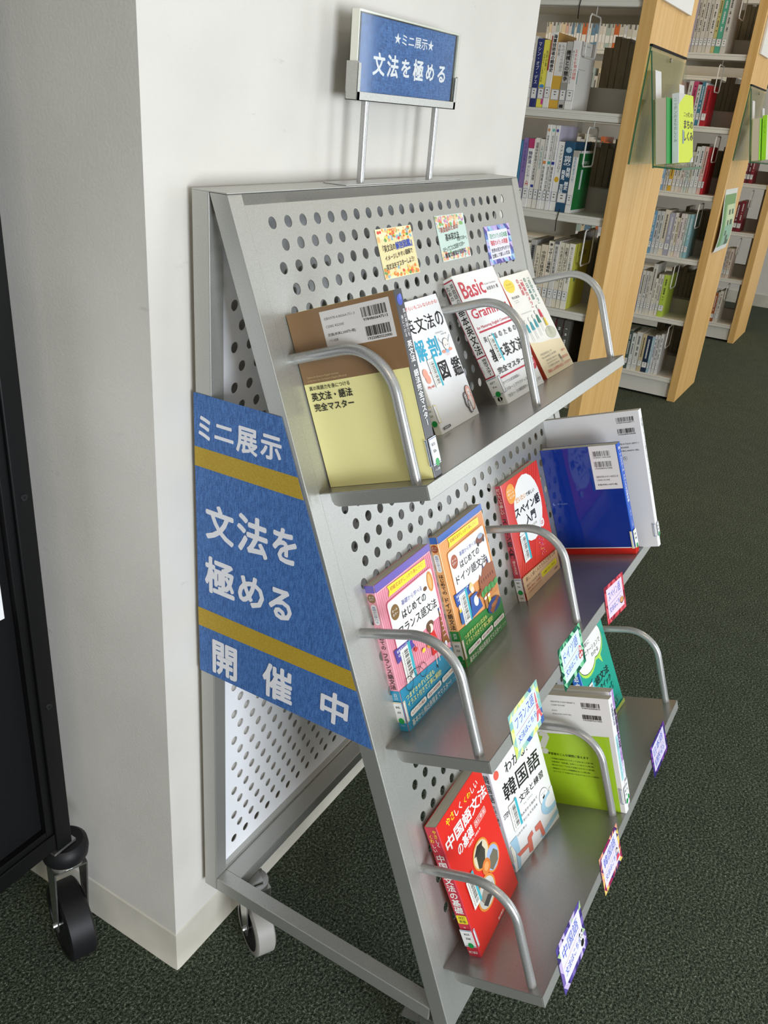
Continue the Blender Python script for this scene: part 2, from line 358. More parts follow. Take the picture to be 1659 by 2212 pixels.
def perforated(f, width, groups, pitch, dy, rh, x0, off, total, mtl, th=.0015, seg=20):
    """f(a, s, depth) -> world; real round holes in staggered rows, with the thickness of the sheet"""
    mb = MB(); vs = []; fs = []
    def quad(a0, s0, a1, s1):
        for d, fl in ((0, 0), (th, 1)):
            o = len(vs); vs.extend([(a0, s0, d), (a0, s1, d), (a1, s1, d), (a1, s0, d)])
            fs.append((o, o + 1, o + 2, o + 3) if not fl else (o + 3, o + 2, o + 1, o))
    rows = []; cur = 0
    for g0, nrow in groups:
        for r_ in range(nrow): rows.append((g0 + r_ * dy, (r_ % 2) * off))
    for s, o in rows:
        if s - dy / 2 > cur + 1e-6: quad(0, cur, width, s - dy / 2)
        n = int((width - .045 - x0 - o) / pitch) + 1; a = x0 + o - pitch / 2
        quad(0, s - dy / 2, a, s + dy / 2)
        for i in range(n):
            cx = x0 + o + i * pitch; b = len(vs); ring = []
            for k in range(seg):
                an = 2 * math.pi * (k + .5) / seg; ca, sa = math.cos(an), math.sin(an)
                q = min((pitch / 2) / max(abs(ca), 1e-9), (dy / 2) / max(abs(sa), 1e-9)); ring.append((ca, sa, q))
            for d in (0, th):
                vs.extend([(cx + ca * rh, s + sa * rh, d) for ca, sa, q in ring]); vs.extend([(cx + ca * q, s + sa * q, d) for ca, sa, q in ring])
            for k in range(seg):
                k2 = (k + 1) % seg
                fs.append((b + k, b + k2, b + seg + k2, b + seg + k)); fs.append((b + 2 * seg + k2, b + 2 * seg + k, b + 3 * seg + k, b + 3 * seg + k2))
                fs.append((b + k2, b + k, b + 2 * seg + k, b + 2 * seg + k2))
            for qx, qy in ((-1, -1), (1, -1), (1, 1), (-1, 1)):          # square corners of the cell
                cxx, cyy = cx + qx * pitch / 2, s + qy * dy / 2
                ks = [k for k in range(seg) if ring[k][0] * qx > 0 and ring[k][1] * qy > 0]
                A = [k for k in ks if abs(abs(ring[k][0] * ring[k][2]) - pitch / 2) < 1e-9]; B = [k for k in ks if k not in A]
                if A and B:
                    ka = max(A, key=lambda k: abs(ring[k][1])); kb = min(B, key=lambda k: abs(ring[k][1]))
                    for base, d in ((b + seg, 0), (b + 3 * seg, th)):
                        o2 = len(vs); vs.append((cxx, cyy, d)); t = (base + ka, base + kb, o2); fs.append(t if (qx * qy > 0) == (d == 0) else t[::-1])
        quad(a + n * pitch, s - dy / 2, width, s + dy / 2); cur = s + dy / 2
    if total > cur: quad(0, cur, width, total)
    mb.add([f(*p) for p in vs], fs, mtl); return mb
fp = lambda a, s, d: P(BW + a, s, PANEL - d)
part(perforated(fp, W - 2 * BW, ((.0332, 12), (S1 + .034, 12), (S2 + .034, 12), (S3 + .034, 2)), .03, .0256, .0071, .0675 - BW, .0145, 1.153, SILVER), 'perforated_front_panel')
part(MB().prism([(0, 0), (0, .012), (.0012, .012), (.0012, 0)], BW, W - BW, SILVER, lambda a, b, t: P(t, b, PANEL - a)), 'top_flange')
fb = lambda a, s, d: (BW + a, -.014 + d, H - .004 - s)
part(perforated(fb, W - 2 * BW, ((H - .004 - 1.1396, 37),), .03, .026, .0071, .057 - BW, .0145, H - .004 - .172, mat('light_grey_paint', 'F0F1F4', .5)), 'perforated_back_panel')
# ledges with their bent tube guards
for s in (S1, S2, S3):
    g = lambda a, b, t: P(t, s + b, a)
    sh = MB()
    sh.prism([(-.0045, 0), (-.0045, .0014), (DS, .0014), (DS, 0)], BW + .0004, W - BW - .0004, LEDGE, g)
    sh.prism([(DS - .0016, 0), (DS, 0), (DS, LIP), (DS - .0016, LIP)], BW + .0004, W - BW - .0004, SILVER, g)
    side = [(.014, .0012), (DS - .0016, .0012), (DS - .0016, LIP), (.022, LIP), (.0165, LIP - .0025), (.014, LIP - .008)]
    for x in (BW + .0004, W - BW - .002): sh.prism(side, x, x + .0016, SILVER, g)
    shelf = part(sh, 'ledge', bevel=.0006)
    for x in (.0375, .4062, .7750):
        nf, rb, r = .1285, .058, .0064; path = [P(x, s - .1605, -.008)]; path += [P(x, s - .1605, v) for v in (.02, .045)]
        for k in range(0, 13):
            a = R(90 * k / 12); path.append(P(x, s - .1605 + rb - rb * math.cos(a), nf - rb + rb * math.sin(a)))
        path += [P(x, s - .05, nf), P(x, s + .001, nf)]
        gd = MB().tube(path, r, TUBE, 20).build('tube_guard', smooth=True); gd.parent = shelf; gd.matrix_parent_inverse = shelf.matrix_world.inverted()
        sc = MB().tube([P(x, s, nf), P(x, s + .0004, nf)], .0078, mat('hole_shadow_gap', '3A3A3A', .6), 20)
def caster(parent, x, y, z1, D, wd, tread, ang, bumper=False, mk=part, tr=.3):
    """swivel caster: top plate, fork, wheel, axle"""
    M = Matrix.Translation((x, y, 0)) @ Matrix.Rotation(ang, 4, 'Z'); r = D / 2; off = tr * D
    def ring(prof, m, seg=32):                       # lathe about local X at the wheel centre
        vs = []; fs = []; k = len(prof)
        for i in range(seg):
            a = 2 * math.pi * i / seg
            for xx, rr in prof: vs.append((xx, -off + rr * math.cos(a), r + rr * math.sin(a)))
        for i in range(seg):
            for j in range(k - 1):
                a = i * k + j; b = ((i + 1) % seg) * k + j; fs.append((a, b, b + 1, a + 1))
        return vs, fs
    h = wd / 2
    wh = MB(); wh.add(*ring([(-h, r * .80), (-h, r - .004), (-h + .003, r), (h - .003, r), (h, r - .004), (h, r * .80)], tread), tread, M)
    wh.add(*ring([(-h + .002, .0), (-h + .002, r * .80), (-h, r * .80)], tread), mat('caster_hub', '1A1A1C', .5), M)
    wh.add(*ring([(h, r * .80), (h - .002, r * .80), (h - .002, 0)], tread), mat('caster_hub', '1A1A1C', .5), M)
    fk = MB(); zt = z1 - .012
    for sx in (-1, 1):
        xx = sx * (h + .0035)
        fk.prism([(.022, zt), (-.022, zt), (-off - .011, r + .006), (-off - .009, r - .009), (-off + .009, r - .009), (-off + .012, r + .006)], xx - .0012, xx + .0012, STEEL, lambda a, b, t: (t, a, b), M)
    fk.box((-h - .0047, -.022, zt - .001), (h + .0047, .022, zt + .002), STEEL, M)
    fk.tube([(-h - .009, -off, r), (h + .009, -off, r)], .0045, STEEL, 12, M=M)
    hd = MB().tube([(0, 0, zt), (0, 0, zt + .0075)], [.021, .024], STEEL, 28, M=M).box((-.012, -.012, z1 - .003), (.012, .012, z1), STEEL, M)
    c = MB(); o = mk(hd, 'caster', parent); 
    for mb_, nm, sm in ((wh, 'wheel', True), (fk, 'fork', False)):
        q = mb_.build(nm, smooth=sm); q.parent = o; q.matrix_parent_inverse = o.matrix_world.inverted()
    if bumper:
        pr = [(.001, 0), (.028, .002), (.034, .009), (.0355, .020), (.034, .031), (.028, .037), (.001, .038)]; vs = []; fs = []
        for i in range(36):
            a = 2 * math.pi * i / 36
            for rr, zz in pr: vs.append((rr * math.cos(a), rr * math.sin(a), z1 - .004 + zz))
        for i in range(36):
            for j in range(len(pr) - 1): a = i * 7 + j; b = ((i + 1) % 36) * 7 + j; fs.append((a, b, b + 1, a + 1))
        q = MB().add(vs, fs, RUBBER, M).build('rubber_bumper', smooth=True); q.parent = o; q.matrix_parent_inverse = o.matrix_world.inverted()
    else:
        q = MB().box((-.012, .02, zt - .03), (.012, .05, zt - .026), STEEL, M).build('brake_lever'); q.parent = o; q.matrix_parent_inverse = o.matrix_world.inverted()
    return o
for x, y, a in ((.053, -.060, -30), (W - .05, -.052, -20), (.030, yb + .034, 8), (W - .03, yb + .034, 30)):
    caster(rack, x, y, ZB, .098, .034, GREYRUB, R(a), tr=.15)

# ------------------------------------------------------------------ blue banner on the side of the rack
BL0, BL1 = '3C67A6', '4673B2'
def fabric(name, c0, c1):
    m = mat(name, c0, .6); nt = m.node_tree; b = nt.nodes['Principled BSDF']; N = nt.nodes.new; L = nt.links.new
    tc = N('ShaderNodeTexCoord'); mx = []
    for st in ((1, .18, 1), (.18, 1, 1), (1, 1, .18)):
        mp = N('ShaderNodeMapping'); mp.inputs['Scale'].default_value = st; no = N('ShaderNodeTexNoise'); no.inputs['Scale'].default_value = 620; no.inputs['Detail'].default_value = 2
        L(tc.outputs['Object'], mp.inputs[0]); L(mp.outputs[0], no.inputs['Vector']); mx.append(no)
    ad = N('ShaderNodeMath'); ad.operation = 'ADD'; L(mx[1].outputs[0], ad.inputs[0]); L(mx[2].outputs[0], ad.inputs[1])
    ml = N('ShaderNodeMath'); ml.operation = 'MULTIPLY'; ml.inputs[1].default_value = .5; L(ad.outputs[0], ml.inputs[0])
    cr = N('ShaderNodeValToRGB'); cr.color_ramp.elements[0].position = .4; cr.color_ramp.elements[1].position = .6
    cr.color_ramp.elements[0].color = lin(c0); cr.color_ramp.elements[1].color = lin(c1); L(ml.outputs[0], cr.inputs[0]); L(cr.outputs[0], b.inputs['Base Color']); return m
BLUE = fabric('blue_linen_print', '2F5590', '4E7CBC')
FB = M4((-.0006, 0, 0), (0, -1, 0), (0, 0, 1), (-1, 0, 0))
ban = MB(); pol = [(-.0022, .9884), (.1306, .9890), (.2885, .5783), (-.0005, .5759)]
ban.prism(pol, 0, .0005, BLUE, lambda a, b, t: FB @ Vector((a, b, t)))
banner = tag(ban.build('banner'), 'blue banner with white Japanese lettering and two gold stripes on the side of the rack', 'banner')
ik = Ink(FB, 1, 1, .00003, .0006); ik.gloss = .6
bp = lambda y, z: (y, 1 - z)
GOLD = noisy(mat('gold_print', 'B0932C', .6), 600, 'A88A22', 'B89B34')
ik.poly([bp(-.002, .9185), bp(.1571, .9207), bp(.1672, .8940), bp(-.002, .8922)][::-1], GOLD)
ik.poly([bp(-.0015, .6818), bp(.2483, .6840), bp(.2585, .6576), bp(-.001, .6523)][::-1], GOLD)
for ch, y, z, hh, ww in (('ミ', .0147, .9459, .030, .019), ('ニ', .0457, .9467, .020, .030), ('展', .081, .9465, .034, .0325), ('示', .1171, .9476, .031, .031),
                         ('文', .038, .8201, .0525, .047), ('法', .091, .8218, .055, .049), ('を', .1411, .8244, .048, .037), ('極', .0374, .7405, .056, .051),
                         ('め', .09, .7395, .047, .043), ('る', .1373, .7391, .046, .037), ('開', .0455, .6112, .056, .044), ('催', .1363, .6138, .056, .050), ('中', .2276, .6158, .050, .043)):
    c = bp(y, z); ik.text(ch, c[0] - ww / 2, c[1] - hh / 2, c[0] + ww / 2, c[1] + hh / 2, 'E4E4E8', .03); ik.l -= ik.st
ik.build('lettering', banner)

# ------------------------------------------------------------------ sign standing on the rack
sign = empty('sign_stand', Matrix.Translation((.4, -.03, H + .0012)), 'silver sign stand holding a blue poster in clear acrylic on top of the rack', 'sign')
def spart(mb, name, **k):
    o = mb.build(name, **k); o.parent = sign; o.matrix_parent_inverse = sign.matrix_world.inverted(); return o
ZT = H + .0013
spart(MB().box((.238, -.0475, ZT), (.577, -.0105, ZT + .0016), TUBE), 'base_plate', bevel=.0005)
for x in (.2985, .4975): spart(MB().tube([(x, -.031, ZT + .0014), (x, -.031, ZT + .102)], .0052, TUBE, 20), 'pole', smooth=True)
z0 = ZT + .1005; a, b = .2635, .5455; yf, yr = -.0395, -.0215
ch = MB(); ch.box((a, yf, z0), (b, yr, z0 + .0015), SILVER).box((a, yf, z0), (b, yf + .0013, z0 + .0105), SILVER).box((a, yr - .0013, z0), (b, yr, z0 + .0105), SILVER)
for x in (a, b - .0013): ch.box((x, yf, z0), (x + .0013, yr, z0 + .0445), SILVER)
for x0, x1 in ((a, a + .007), (b - .007, b)): ch.box((x0, yf, z0), (x1, yf + .0013, z0 + .043), SILVER)
spart(ch, 'channel_frame', bevel=.0004)
ac = MB(); ac.box((a + .0016, yf + .0015, z0 + .002), (b - .0016, yf + .0037, z0 + .1015), ACRYL).box((a + .0016, yr - .0037, z0 + .002), (b - .0016, yr - .0015, z0 + .1015), ACRYL)
ac.box((a + .0016, yf + .0037, z0 + .099), (b - .0016, yr - .0037, z0 + .1013), AEDGE).box((a + .0016, yf + .0037, z0 + .002), (a + .0036, yr - .0037, z0 + .099), AEDGE).box((b - .0036, yf + .0037, z0 + .002), (b - .0016, yr - .0037, z0 + .099), AEDGE)
spart(ac, 'acrylic_case')
px0, px1, pz0, pz1, py = .2735, .5345, z0 + .0105, z0 + .0975, yf + .0052
pst = spart(MB().box((px0, py, pz0), (px1, py + .0006, pz1), BLUE), 'poster')
spart(MB().box((a + .004, py + .0008, z0 + .003), (b - .004, py + .0014, z0 + .0985), mat('backing_card', '2C2E36', .7)), 'backing_card')
ik = Ink(M4((px0, py, pz0), (1, 0, 0), (0, 0, 1), (0, -1, 0)), px1 - px0, pz1 - pz0, .00003, .0002)
ik.text('★ミニ展示★', .318, .145, .742, .30, 'F0F0F4', .015)
for k, chx in enumerate('文法を極める'):
    cx = .182 + k * .1365; hw = .058 if chx in '文法極' else .048; hh = .155 if chx in '文法極' else .125; cy = .605
    ik.text(chx, cx - hw, cy - hh, cx + hw, cy + hh, 'F0F0F4', .028); ik.l -= ik.st
q = ik.build('lettering', pst)

# ------------------------------------------------------------------ black mobile board at the left
board = empty('mobile_board', Matrix.Translation((-.6, .17, 0)), 'black framed mobile board on casters beside the pillar, cut by the left edge', 'board')
def bpart(mb, name, parent=None, **k):
    o = mb.build(name, **k); o.parent = parent or board; o.matrix_parent_inverse = (parent or board).matrix_world.inverted(); return o
for x in (-.1575, -1.35): bpart(MB().box((x, .15, .262), (x + .0265, .19, 1.9), BLACKM), 'frame_post', bevel=.0015)
for z in (.268, 1.87): bpart(MB().box((-1.3235, .152, z), (-.1575, .188, z + .03), BLACKM), 'frame_rail', bevel=.0012)
bpart(MB().box((-1.3235, .166, .298), (-.1575, .176, 1.87), BLACKP), 'board_panel')
bpart(MB().box((-.170, .155, .298), (-.1575, .166, 1.87), BLACKM).box((-1.3235, .155, .298), (-.17, .166, .31), BLACKM), 'inner_trim', bevel=.0008)
for z in (.853, .531, 1.17):
    k = MB().tube([(-.144, .1502, z), (-.144, .1484, z)], [.0052, .0044], mat('black_screw', '3C3D3F', .3, .8), 20); k.tube([(-.144, .1486, z), (-.144, .1482, z)], .002, BLACKM, 6)
    bpart(k, 'screw', smooth=True)
for x in (-.144, -1.337):
    caster(board, x + .012, .168, .222, .128, .042, RUBBER, R(158), True, bpart, .10)
    bpart(MB().box((x - .02, .15, .258), (x + .02, .188, .2625), STEEL), 'caster_plate')
pp = tag(MB().box((-.48, .1655, .69), (-.1815, .166, 1.11), mat('white_paper', 'EDEDEE', .6)).build('notice_sheet'), 'white sheet of paper on the black mobile board at the left edge', 'paper')

# ------------------------------------------------------------------ books on the ledges
def onrack(ls, fam, a, b, psi, phi):
    X, N, U = X_, n_, -u
    if fam == 'F': ex, ey = X, -N
    else: ex, ey = N, X
    e2 = ex * math.cos(psi) + ey * math.sin(psi); y2 = ey * math.cos(psi) - ex * math.sin(psi)
    ez = U * math.cos(phi) + y2 * math.sin(phi); y3 = y2 * math.cos(phi) - U * math.sin(phi)
    return M4(P(a, ls - .0003, b), e2, y3, ez)
K = '1C1C1E'
# 1 brown and pale yellow grammar book, back cover out
r, f, s = book(onrack(S1, 'D', .0477, -.0005, .0118, -.0057), .1467, .2102, .0189, 'R', 'F8F0A8', '3A3A3E', 'brown and pale yellow paperback with its back cover out on the top ledge', gloss=.32)
f.rect(0, 0, 1, .394, '8E6E4C'); f.rect(.316, .025, .95, .228, 'E0DCD8')
f.text('ISBN978-4-86064-751-3', .349, .06, .633, .073, '444444'); f.text('C2082 ¥2200E', .349, .102, .518, .115, '444444')
f.text('定価(本体2,200円+税)', .349, .144, .61, .163, '333333', .015); f.text('ベレ出版', .35, .176, .435, .19, '444444')
isbn(f, .693, .049, .915, .119, 5, '9784860647513'); isbn(f, .696, .149, .915, .219, 8, '1922082022000')
f.text('Capture the Essence of English Grammar', .045, .352, .36, .366, 'D8C08C', 0, 0, .3); f.text('to Improve Your Command of English Effectively', .045, .371, .43, .385, 'D8C08C', 0, 0, .3)
f.text('真の英語力を身につける', .045, .408, .44, .433, K, .01); f.text('英文法・語法', .046, .445, .445, .494, K, .02); f.text('完全マスター', .048, .507, .438, .553, K, .02)
s.ell(.5, .055, .3, '3D52B8', .028); s.ell(.62, .04, .16, '5C70CC', .016)
s.vtext('真の英語力を', .55, .1, .85, .245, 'F2F2F0'); s.vtext('身につける', .2, .13, .48, .245, 'F2F2F0'); s.vtext('英文法・語法完全マスター', .22, .262, .8, .72, 'F2F2F0', .02)
s.text('ベレ出版', .2, .955, .8, .968, 'F0F0F0'); done(r, f, s); callnum(r, s, '835', 'Sh', y0=.785, y1=.935, fi=f, sp='R', wrap=.016)
# 2 white anatomy book
r, f, s = book(onrack(S1, 'F', .2765, .0369, .003, .1633), .1235, .1904, .0116, 'L', 'EFEFF0', 'E6E4E0', 'white paperback with large cyan characters and grey and pink figures on the top ledge', gloss=.16)
f.text('英語ぎらいもコレならわかる!', .03, .04, .965, .072, 'E0574A', .012)
for ch, x in (('英', .03), ('文', .27), ('法', .51), ('の', .77)): f.text(ch, x, .130, x + (.22 if ch != 'の' else .19), .245, K, .012)
f.text('解', .085, .29, .31, .455, '2AA7C9', .022); f.text('剖', .375, .30, .63, .458, '2AA7C9', .022)
f.text('図', .44, .50, .655, .642, K, .02); f.text('鑑', .76, .505, .985, .655, K, .015)
f.text('すずきひろし', .65, .283, .84, .297, '444444'); f.text('中井 慧', .77, .305, .9, .317, '444444')
f.ell(.80, .392, .075, K); f.ell(.80, .392, .069, 'F8EDE6'); f.ell(.775, .398, .008, K); f.ell(.83, .398, .008, K); f.line([(.74, .385), (.67, .35)], .0008, K); f.line([(.87, .38), (.92, .345)], .0008, K)
f.text('S', .655, .33, .68, .348, K); f.text('O', .93, .33, .955, .348, K); f.ell(.70, .442, .05, 'F0A088', .012); f.ell(.78, .446, .05, '9CC8E8', .014); f.ell(.86, .44, .05, 'F0A088', .012)
for x in (.72, .76, .80): f.line([(x, .462), (x + .012, .48)], .0006, 'F0A088')
f.ell(.10, .54, .055, 'F3A892'); f.ell(.12, .585, .055, 'F3A892'); f.line([(.2, .55), (.26, .55)], .001, 'D8624E'); f.text('My cat', .05, .635, .2, .662, 'D8503C', .02)
for cx, cy, sc, c1, c2 in ((.80, .86, .62, '9A9498', 'E8E4E4'), (.90, .855, 1.0, 'F4B4A4', 'FAEEEA'), (.83, .915, .5, 'A8A2A6', 'EFEBEB')):
    f.ell(cx, cy - .052 * sc, .058 * sc + .012, K, .046 * sc + .008); f.ell(cx, cy - .052 * sc, .058 * sc + .006, c1, .046 * sc + .004)
    f.ell(cx, cy + .02 * sc, .07 * sc + .01, K, .072 * sc + .004); f.ell(cx, cy + .02 * sc, .07 * sc + .004, c1, .072 * sc)
    f.ell(cx, cy - .05 * sc, .036 * sc, c2, .03 * sc); f.ell(cx, cy + .03 * sc, .042 * sc, c2, .05 * sc); f.ell(cx - .014 * sc, cy - .052 * sc, .005, K); f.ell(cx + .014 * sc, cy - .052 * sc, .005, K)
f.rrect(.05, .955, .22, .975, .001, K); f.text('自由国民社', .07, .958, .20, .971, 'FFFFFF')
s.vtext('英文法の解剖図鑑', .2, .1, .8, .6, K, .01); s.text('21', .3, .86, .7, .875, K); done(r, f, s)
callnum(r, s, '835', '21', 'E0C84C', .772, .92, f, 'L', .06); sticker(r, f, .225, .455, .405, .67, 4, '3000047561345')
# 3 Basic Grammar
r, f, s = book(onrack(S1, 'F', .447, .0658, -.0012, .2526), .1537, .2128, .0196, 'L', 'F0F0EF', 'E8E8E6', 'thick white paperback with red lettering Basic Grammar, leaning on the top ledge', gloss=.25)
RD = 'C8304A'
f.text('Basic', .06, .055, .60, .185, RD, .018); f.text('Grammar', .06, .268, .93, .345, RD, .018); f.text('for Mastering English Conversation', .045, .402, .95, .432, RD, .01)
f.text('Kodai Yonehara', .62, .112, .90, .126, '999999'); f.text('米原幸大 著', .63, .142, .92, .172, K, .0)
f.rect(.055, .439, .93, .452, RD); f.rect(.06, .800, .93, .813, RD)
for k, ch in enumerate('英会話のための'): f.text(ch, .075 + .125 * k, .487, .145 + .125 * k, .53, K, .01)
for k, ch in enumerate('基本英文法'): f.text(ch, .08 + .165 * k, .585, .225 + .165 * k, .685, K, .018)
f.text('完全マスター', .075, .732, .77, .780, K, .018); f.ell(.925, .815, .075, RD); f.text('CD', .89, .795, .96, .825, 'FFFFFF', .02)
f.text('すべての文法項目に', .06, .838, .5, .862, K); f.text('「パターンプラクティス」', .055, .888, .66, .915, K); f.text('「状況ベースの瞬間英作トレーニング」付き', .055, .938, .95, .964, K)
for x0, x1 in ((.0, .06), (.88, .97)): s.rect(x0 + .02, .02, x1, .775, 'A8203C')
for y in (.02, .608, .768): s.rect(.03, y, .95, y + .009, 'A8203C')
s.rect(.1, .03, .85, .6, 'DEDDDB')
s.vtext('英会話の', .5, .045, .85, .2, K, .01); s.vtext('ための', .12, .05, .45, .165, K, .01); s.vtext('基本英文法', .2, .215, .82, .595, K, .016); s.vtext('完全マスター', .4, .628, .84, .762, K, .01)
s.vtext('BasicGrammar', .12, .64, .3, .74, '555555'); s.ell(.5, .945, .22, K, .017); s.rect(.46, .93, .54, .96, 'E8E8E6'); s.text('ベレ出版', .35, .967, .65, .974, K)
done(r, f, s); callnum(r, s, '837.7', 'Yo', y0=.78, y1=.918, fi=f, wrap=.05); sticker(r, f, .165, .498, .315, .70, 6, '3000043718284')
# 4 camera book
r, f, s = book(onrack(S1, 'F', .6327, .0596, -.0145, .2964), .1314, .1919, .0094, 'L', 'F2F0E8', 'B8422E', 'white and cream paperback with a yellow circle and small drawn people on the top ledge', gloss=.35)
f.poly([(0, .64), (.3, .68), (.6, .69), (1, .72), (1, 1), (0, 1)][::-1], 'F0DFB8'); f.ell(.205, .1, .155, 'F0D84C', .065); f.text('見方注意の', .12, .075, .30, .092, '8A7A20'); f.text('ツアートーク', .11, .105, .31, .12, '8A7A20')
GN = '2F7E74'
f.vtext('「自分カメラ」', .82, .045, .91, .37, GN, .014); f.vtext('の日本語', .70, .055, .79, .29, GN, .014); f.vtext('「観客カメラ」', .565, .045, .665, .385, 'D0344C', .014); f.vtext('の英語', .465, .05, .55, .22, 'D0344C', .014)
f.text('熊谷高幸', .11, .2, .35, .226, '444444'); f.text('Kumagai', .14, .24, .26, .25, '999999'); f.text('Takayuki', .15, .258, .27, .268, '999999'); f.text('(I will come!) (I am coming)', .15, .37, .5, .385, '999999')
f.ell(.78, .63, .17, 'C8C9B4', .06)
for x, y, c, kk in ((.15, .50, '3F9DAA', 0), (.30, .49, '3F9DAA', 1), (.45, .48, '3F9DAA', 0), (.58, .45, GN, 1), (.76, .50, 'EED23C', 0), (.72, .41, 'D0344C', 0)):
    f.ell(x, y - .045, .03, '888888'); f.ell(x, y - .045, .026, 'F6F2EA'); f.poly([(x - .025, y - .02), (x - .04 - .01 * kk, y + .06), (x + .04 + .01 * kk, y + .06), (x + .025, y - .02)], c)
    for d in (-.02, .02): f.line([(x + d, y + .06), (x + d * 1.3, y + .15)], .0007, '777777')
f.text("『今行きます』が", .12, .775, .5, .797, '777777', .005); f.text("“I'm coming”になる訳", .1, .806, .62, .83, '777777', .005)
for k in range(3): f.text(('日本語の視点と英語の視点', '似ているようでちがうカメラ', 'の位置から読み解く'[0:8])[k], .2, .845 + .028 * k, .58, .86 + .028 * k, '666666')
f.text('「英語による世界の見方」とそのワケ', .10, .935, .95, .965, 'CE5040', .012); f.text('新刊', .80, .82, .93, .84, 'CE5040', .01); f.text('英文法', .72, .88, .93, .905, 'CE5040', .014)
f.line([(.66, .85), (.68, .9)], .004, '5A5A58'); f.line([(.68, .9), (.66, .935)], .001, '5A5A58'); f.line([(.68, .9), (.71, .935)], .001, '5A5A58'); done(r, f, s)
# 5,6 French and German: same series
def series(M, w, h, t, band, base, stripe, low, title, lab, pilltxt, deco, bnd, lowc, pc, dg, seed):
    r, f, s = book(M, w, h, t, 'L', base, base, lab, gloss=.28)
    for k in range(30): f.rect(.01 + k * .033, .05, .022 + k * .033, .70, stripe)
    f.rect(0, 0, 1, .049, band); f.line([(0.02, .054), (.98, .054)], .0004, 'FFFFFF')
    f.poly([(0, .712), (.5, .735), (1, .765), (1, 1), (0, 1)], low)
    f.poly([(.18, .062), (.87, .075), (.86, .128), (.17, .128), (.2, .095)], 'F2E83C'); f.text('初級文法がしっかり身につく!', .22, .08, .82, .108, 'C23A30', .012, -1)
    f.rrect(.105, .150, .95, .505, .006, pc); f.rrect(.115, .157, .94, .498, .005, 'F4F3F1'); f.ell(.21, .242, .072, dg); f.text('オール', .165, .22, .255, .236, 'FFFFFF', .01); f.text('カラー', .165, .246, .255, .262, 'FFFFFF', .01)
    f.text('基礎から学べる', .335, .21, .71, .243, '3A3E9A', .005, -2); f.text('はじめての', .305, .27, .745, .325, K, .02, -1); f.text(title, .165 if seed == 2 else .2, .352, .86 if seed == 2 else .9, .418, K, .012, -2)
    f.poly([(.05, .455), (.40, .470), (.36, .5), (.39, .535), (.065, .55)], bnd); f.text('音声ダウンロード&', .09, .468, .36, .486, 'FFFFFF', .01, 2); f.text('QRコード', .1, .50, .24, .518, 'FFFFFF', .01)
    deco(f)
    f.text('つまずきやすい文法も', .055, .770, .585, .806, 'F4F08A', .008, -1); f.text('イラスト付きで丁寧に解説!', .055, .815, .70, .855, 'F4F08A', .008, -1)
    for (x0, x1), tx in zip(((.06, .36), (.375, .66), (.68, .955)), pilltxt): f.rrect(x0, .885, x1, .923, .0036, 'F6F2EA'); f.text(tx, x0 + .03, .894, x1 - .03, .914, '8A2A40', .008)
    f.text('基本から頻出表現までマスター!', .055, .94, .83, .982, 'F4F4EC', .008); f.text('ナツメ社', .87, .955, .96, .97, 'F4F4EC')
    s.rect(0, 0, 1, .049, band); s.rect(0, .715, 1, 1, low); s.ell(.5, .085, .4, dg, .03); s.text('オール', .25, .07, .75, .082, 'FFFFFF'); s.text('カラー', .25, .087, .75, .098, 'FFFFFF')
    s.rrect(.2, .125, .8, .26, .004, 'F4F3F1'); s.vtext('基礎から学べる', .3, .135, .7, .25, '3A3E9A'); s.vtext('はじめての', .22, .275, .78, .43, K, .014); s.vtext(title, .18, .45, .82, .705, K, .014); s.vtext(lowc, .3, .73, .7, .78, 'FFFFFF')
    s.text('ナツメ社', .3, .955, .7, .965, 'EEEEEE'); done(r, f, s); callnum(r, s, dg[:0] + ('855' if seed == 2 else '845'), ('S23' if seed == 2 else 'A74'), 'D8B85C', .79, .935, f, 'L', .035)
    sticker(r, f, .135, .485, .315, .715, seed)
def deco_fr(f):
    f.ell(.87, .235, .055, 'D98F3E', .07); f.ell(.865, .235, .03, 'F0B878', .055); f.ell(.76, .255, .035, '6A4A30', .014)
    f.poly([(.90, .46), (.915, .46), (.93, .60), (.985, .72), (.93, .71), (.915, .67), (.89, .71), (.84, .70), (.885, .58)][::-1], '8E5A2C')
    for k in range(5): f.rect(.905 - .004 * k, .50 + .035 * k, .925 + .006 * k, .508 + .035 * k, 'E9A9B8')
    f.rect(.895, .44, .90, .50, K); f.rect(.9, .443, .915, .46, '3050A0'); f.rect(.915, .443, .93, .46, 'F4F4F4'); f.rect(.93, .443, .945, .46, 'C83040')
    f.ell(.70, .497, .07, '6B4E36', .028); f.ell(.70, .52, .045, 'F4E0D0', .03); f.ell(.67, .515, .03, '6B4E36', .03)
    f.poly([(.66, .55), (.75, .55), (.80, .70), (.63, .70)][::-1], 'D8302E'); f.ell(.69, .61, .006, 'FFFFFF'); f.ell(.73, .65, .006, 'FFFFFF'); f.ell(.68, .67, .006, 'FFFFFF')
    f.ell(.62, .61, .05, 'D98F3E', .022); f.line([(.68, .70), (.67, .78)], .0016, 'F4E0D0'); f.line([(.73, .70), (.73, .77)], .0016, 'F4E0D0'); f.line([(.665, .775), (.67, .80)], .0026, K)
    f.ell(.86, .735, .04, 'F2F0EE', .03); f.ell(.90, .70, .022, 'F2F0EE', .02); f.ell(.88, .715, .014, 'B0A0C8', .03)
    for cx in (.16, .42):
        f.ring(cx, .72, .066, .0008, K)
    f.line([(.16, .72), (.26, .66), (.38, .68), (.42, .72)], .0007, K); f.line([(.26, .66), (.30, .72), (.38, .68)], .0007, K); f.ell(.50, .61, .03, 'EFD040', .014); f.ell(.38, .56, .03, 'D84848', .014)
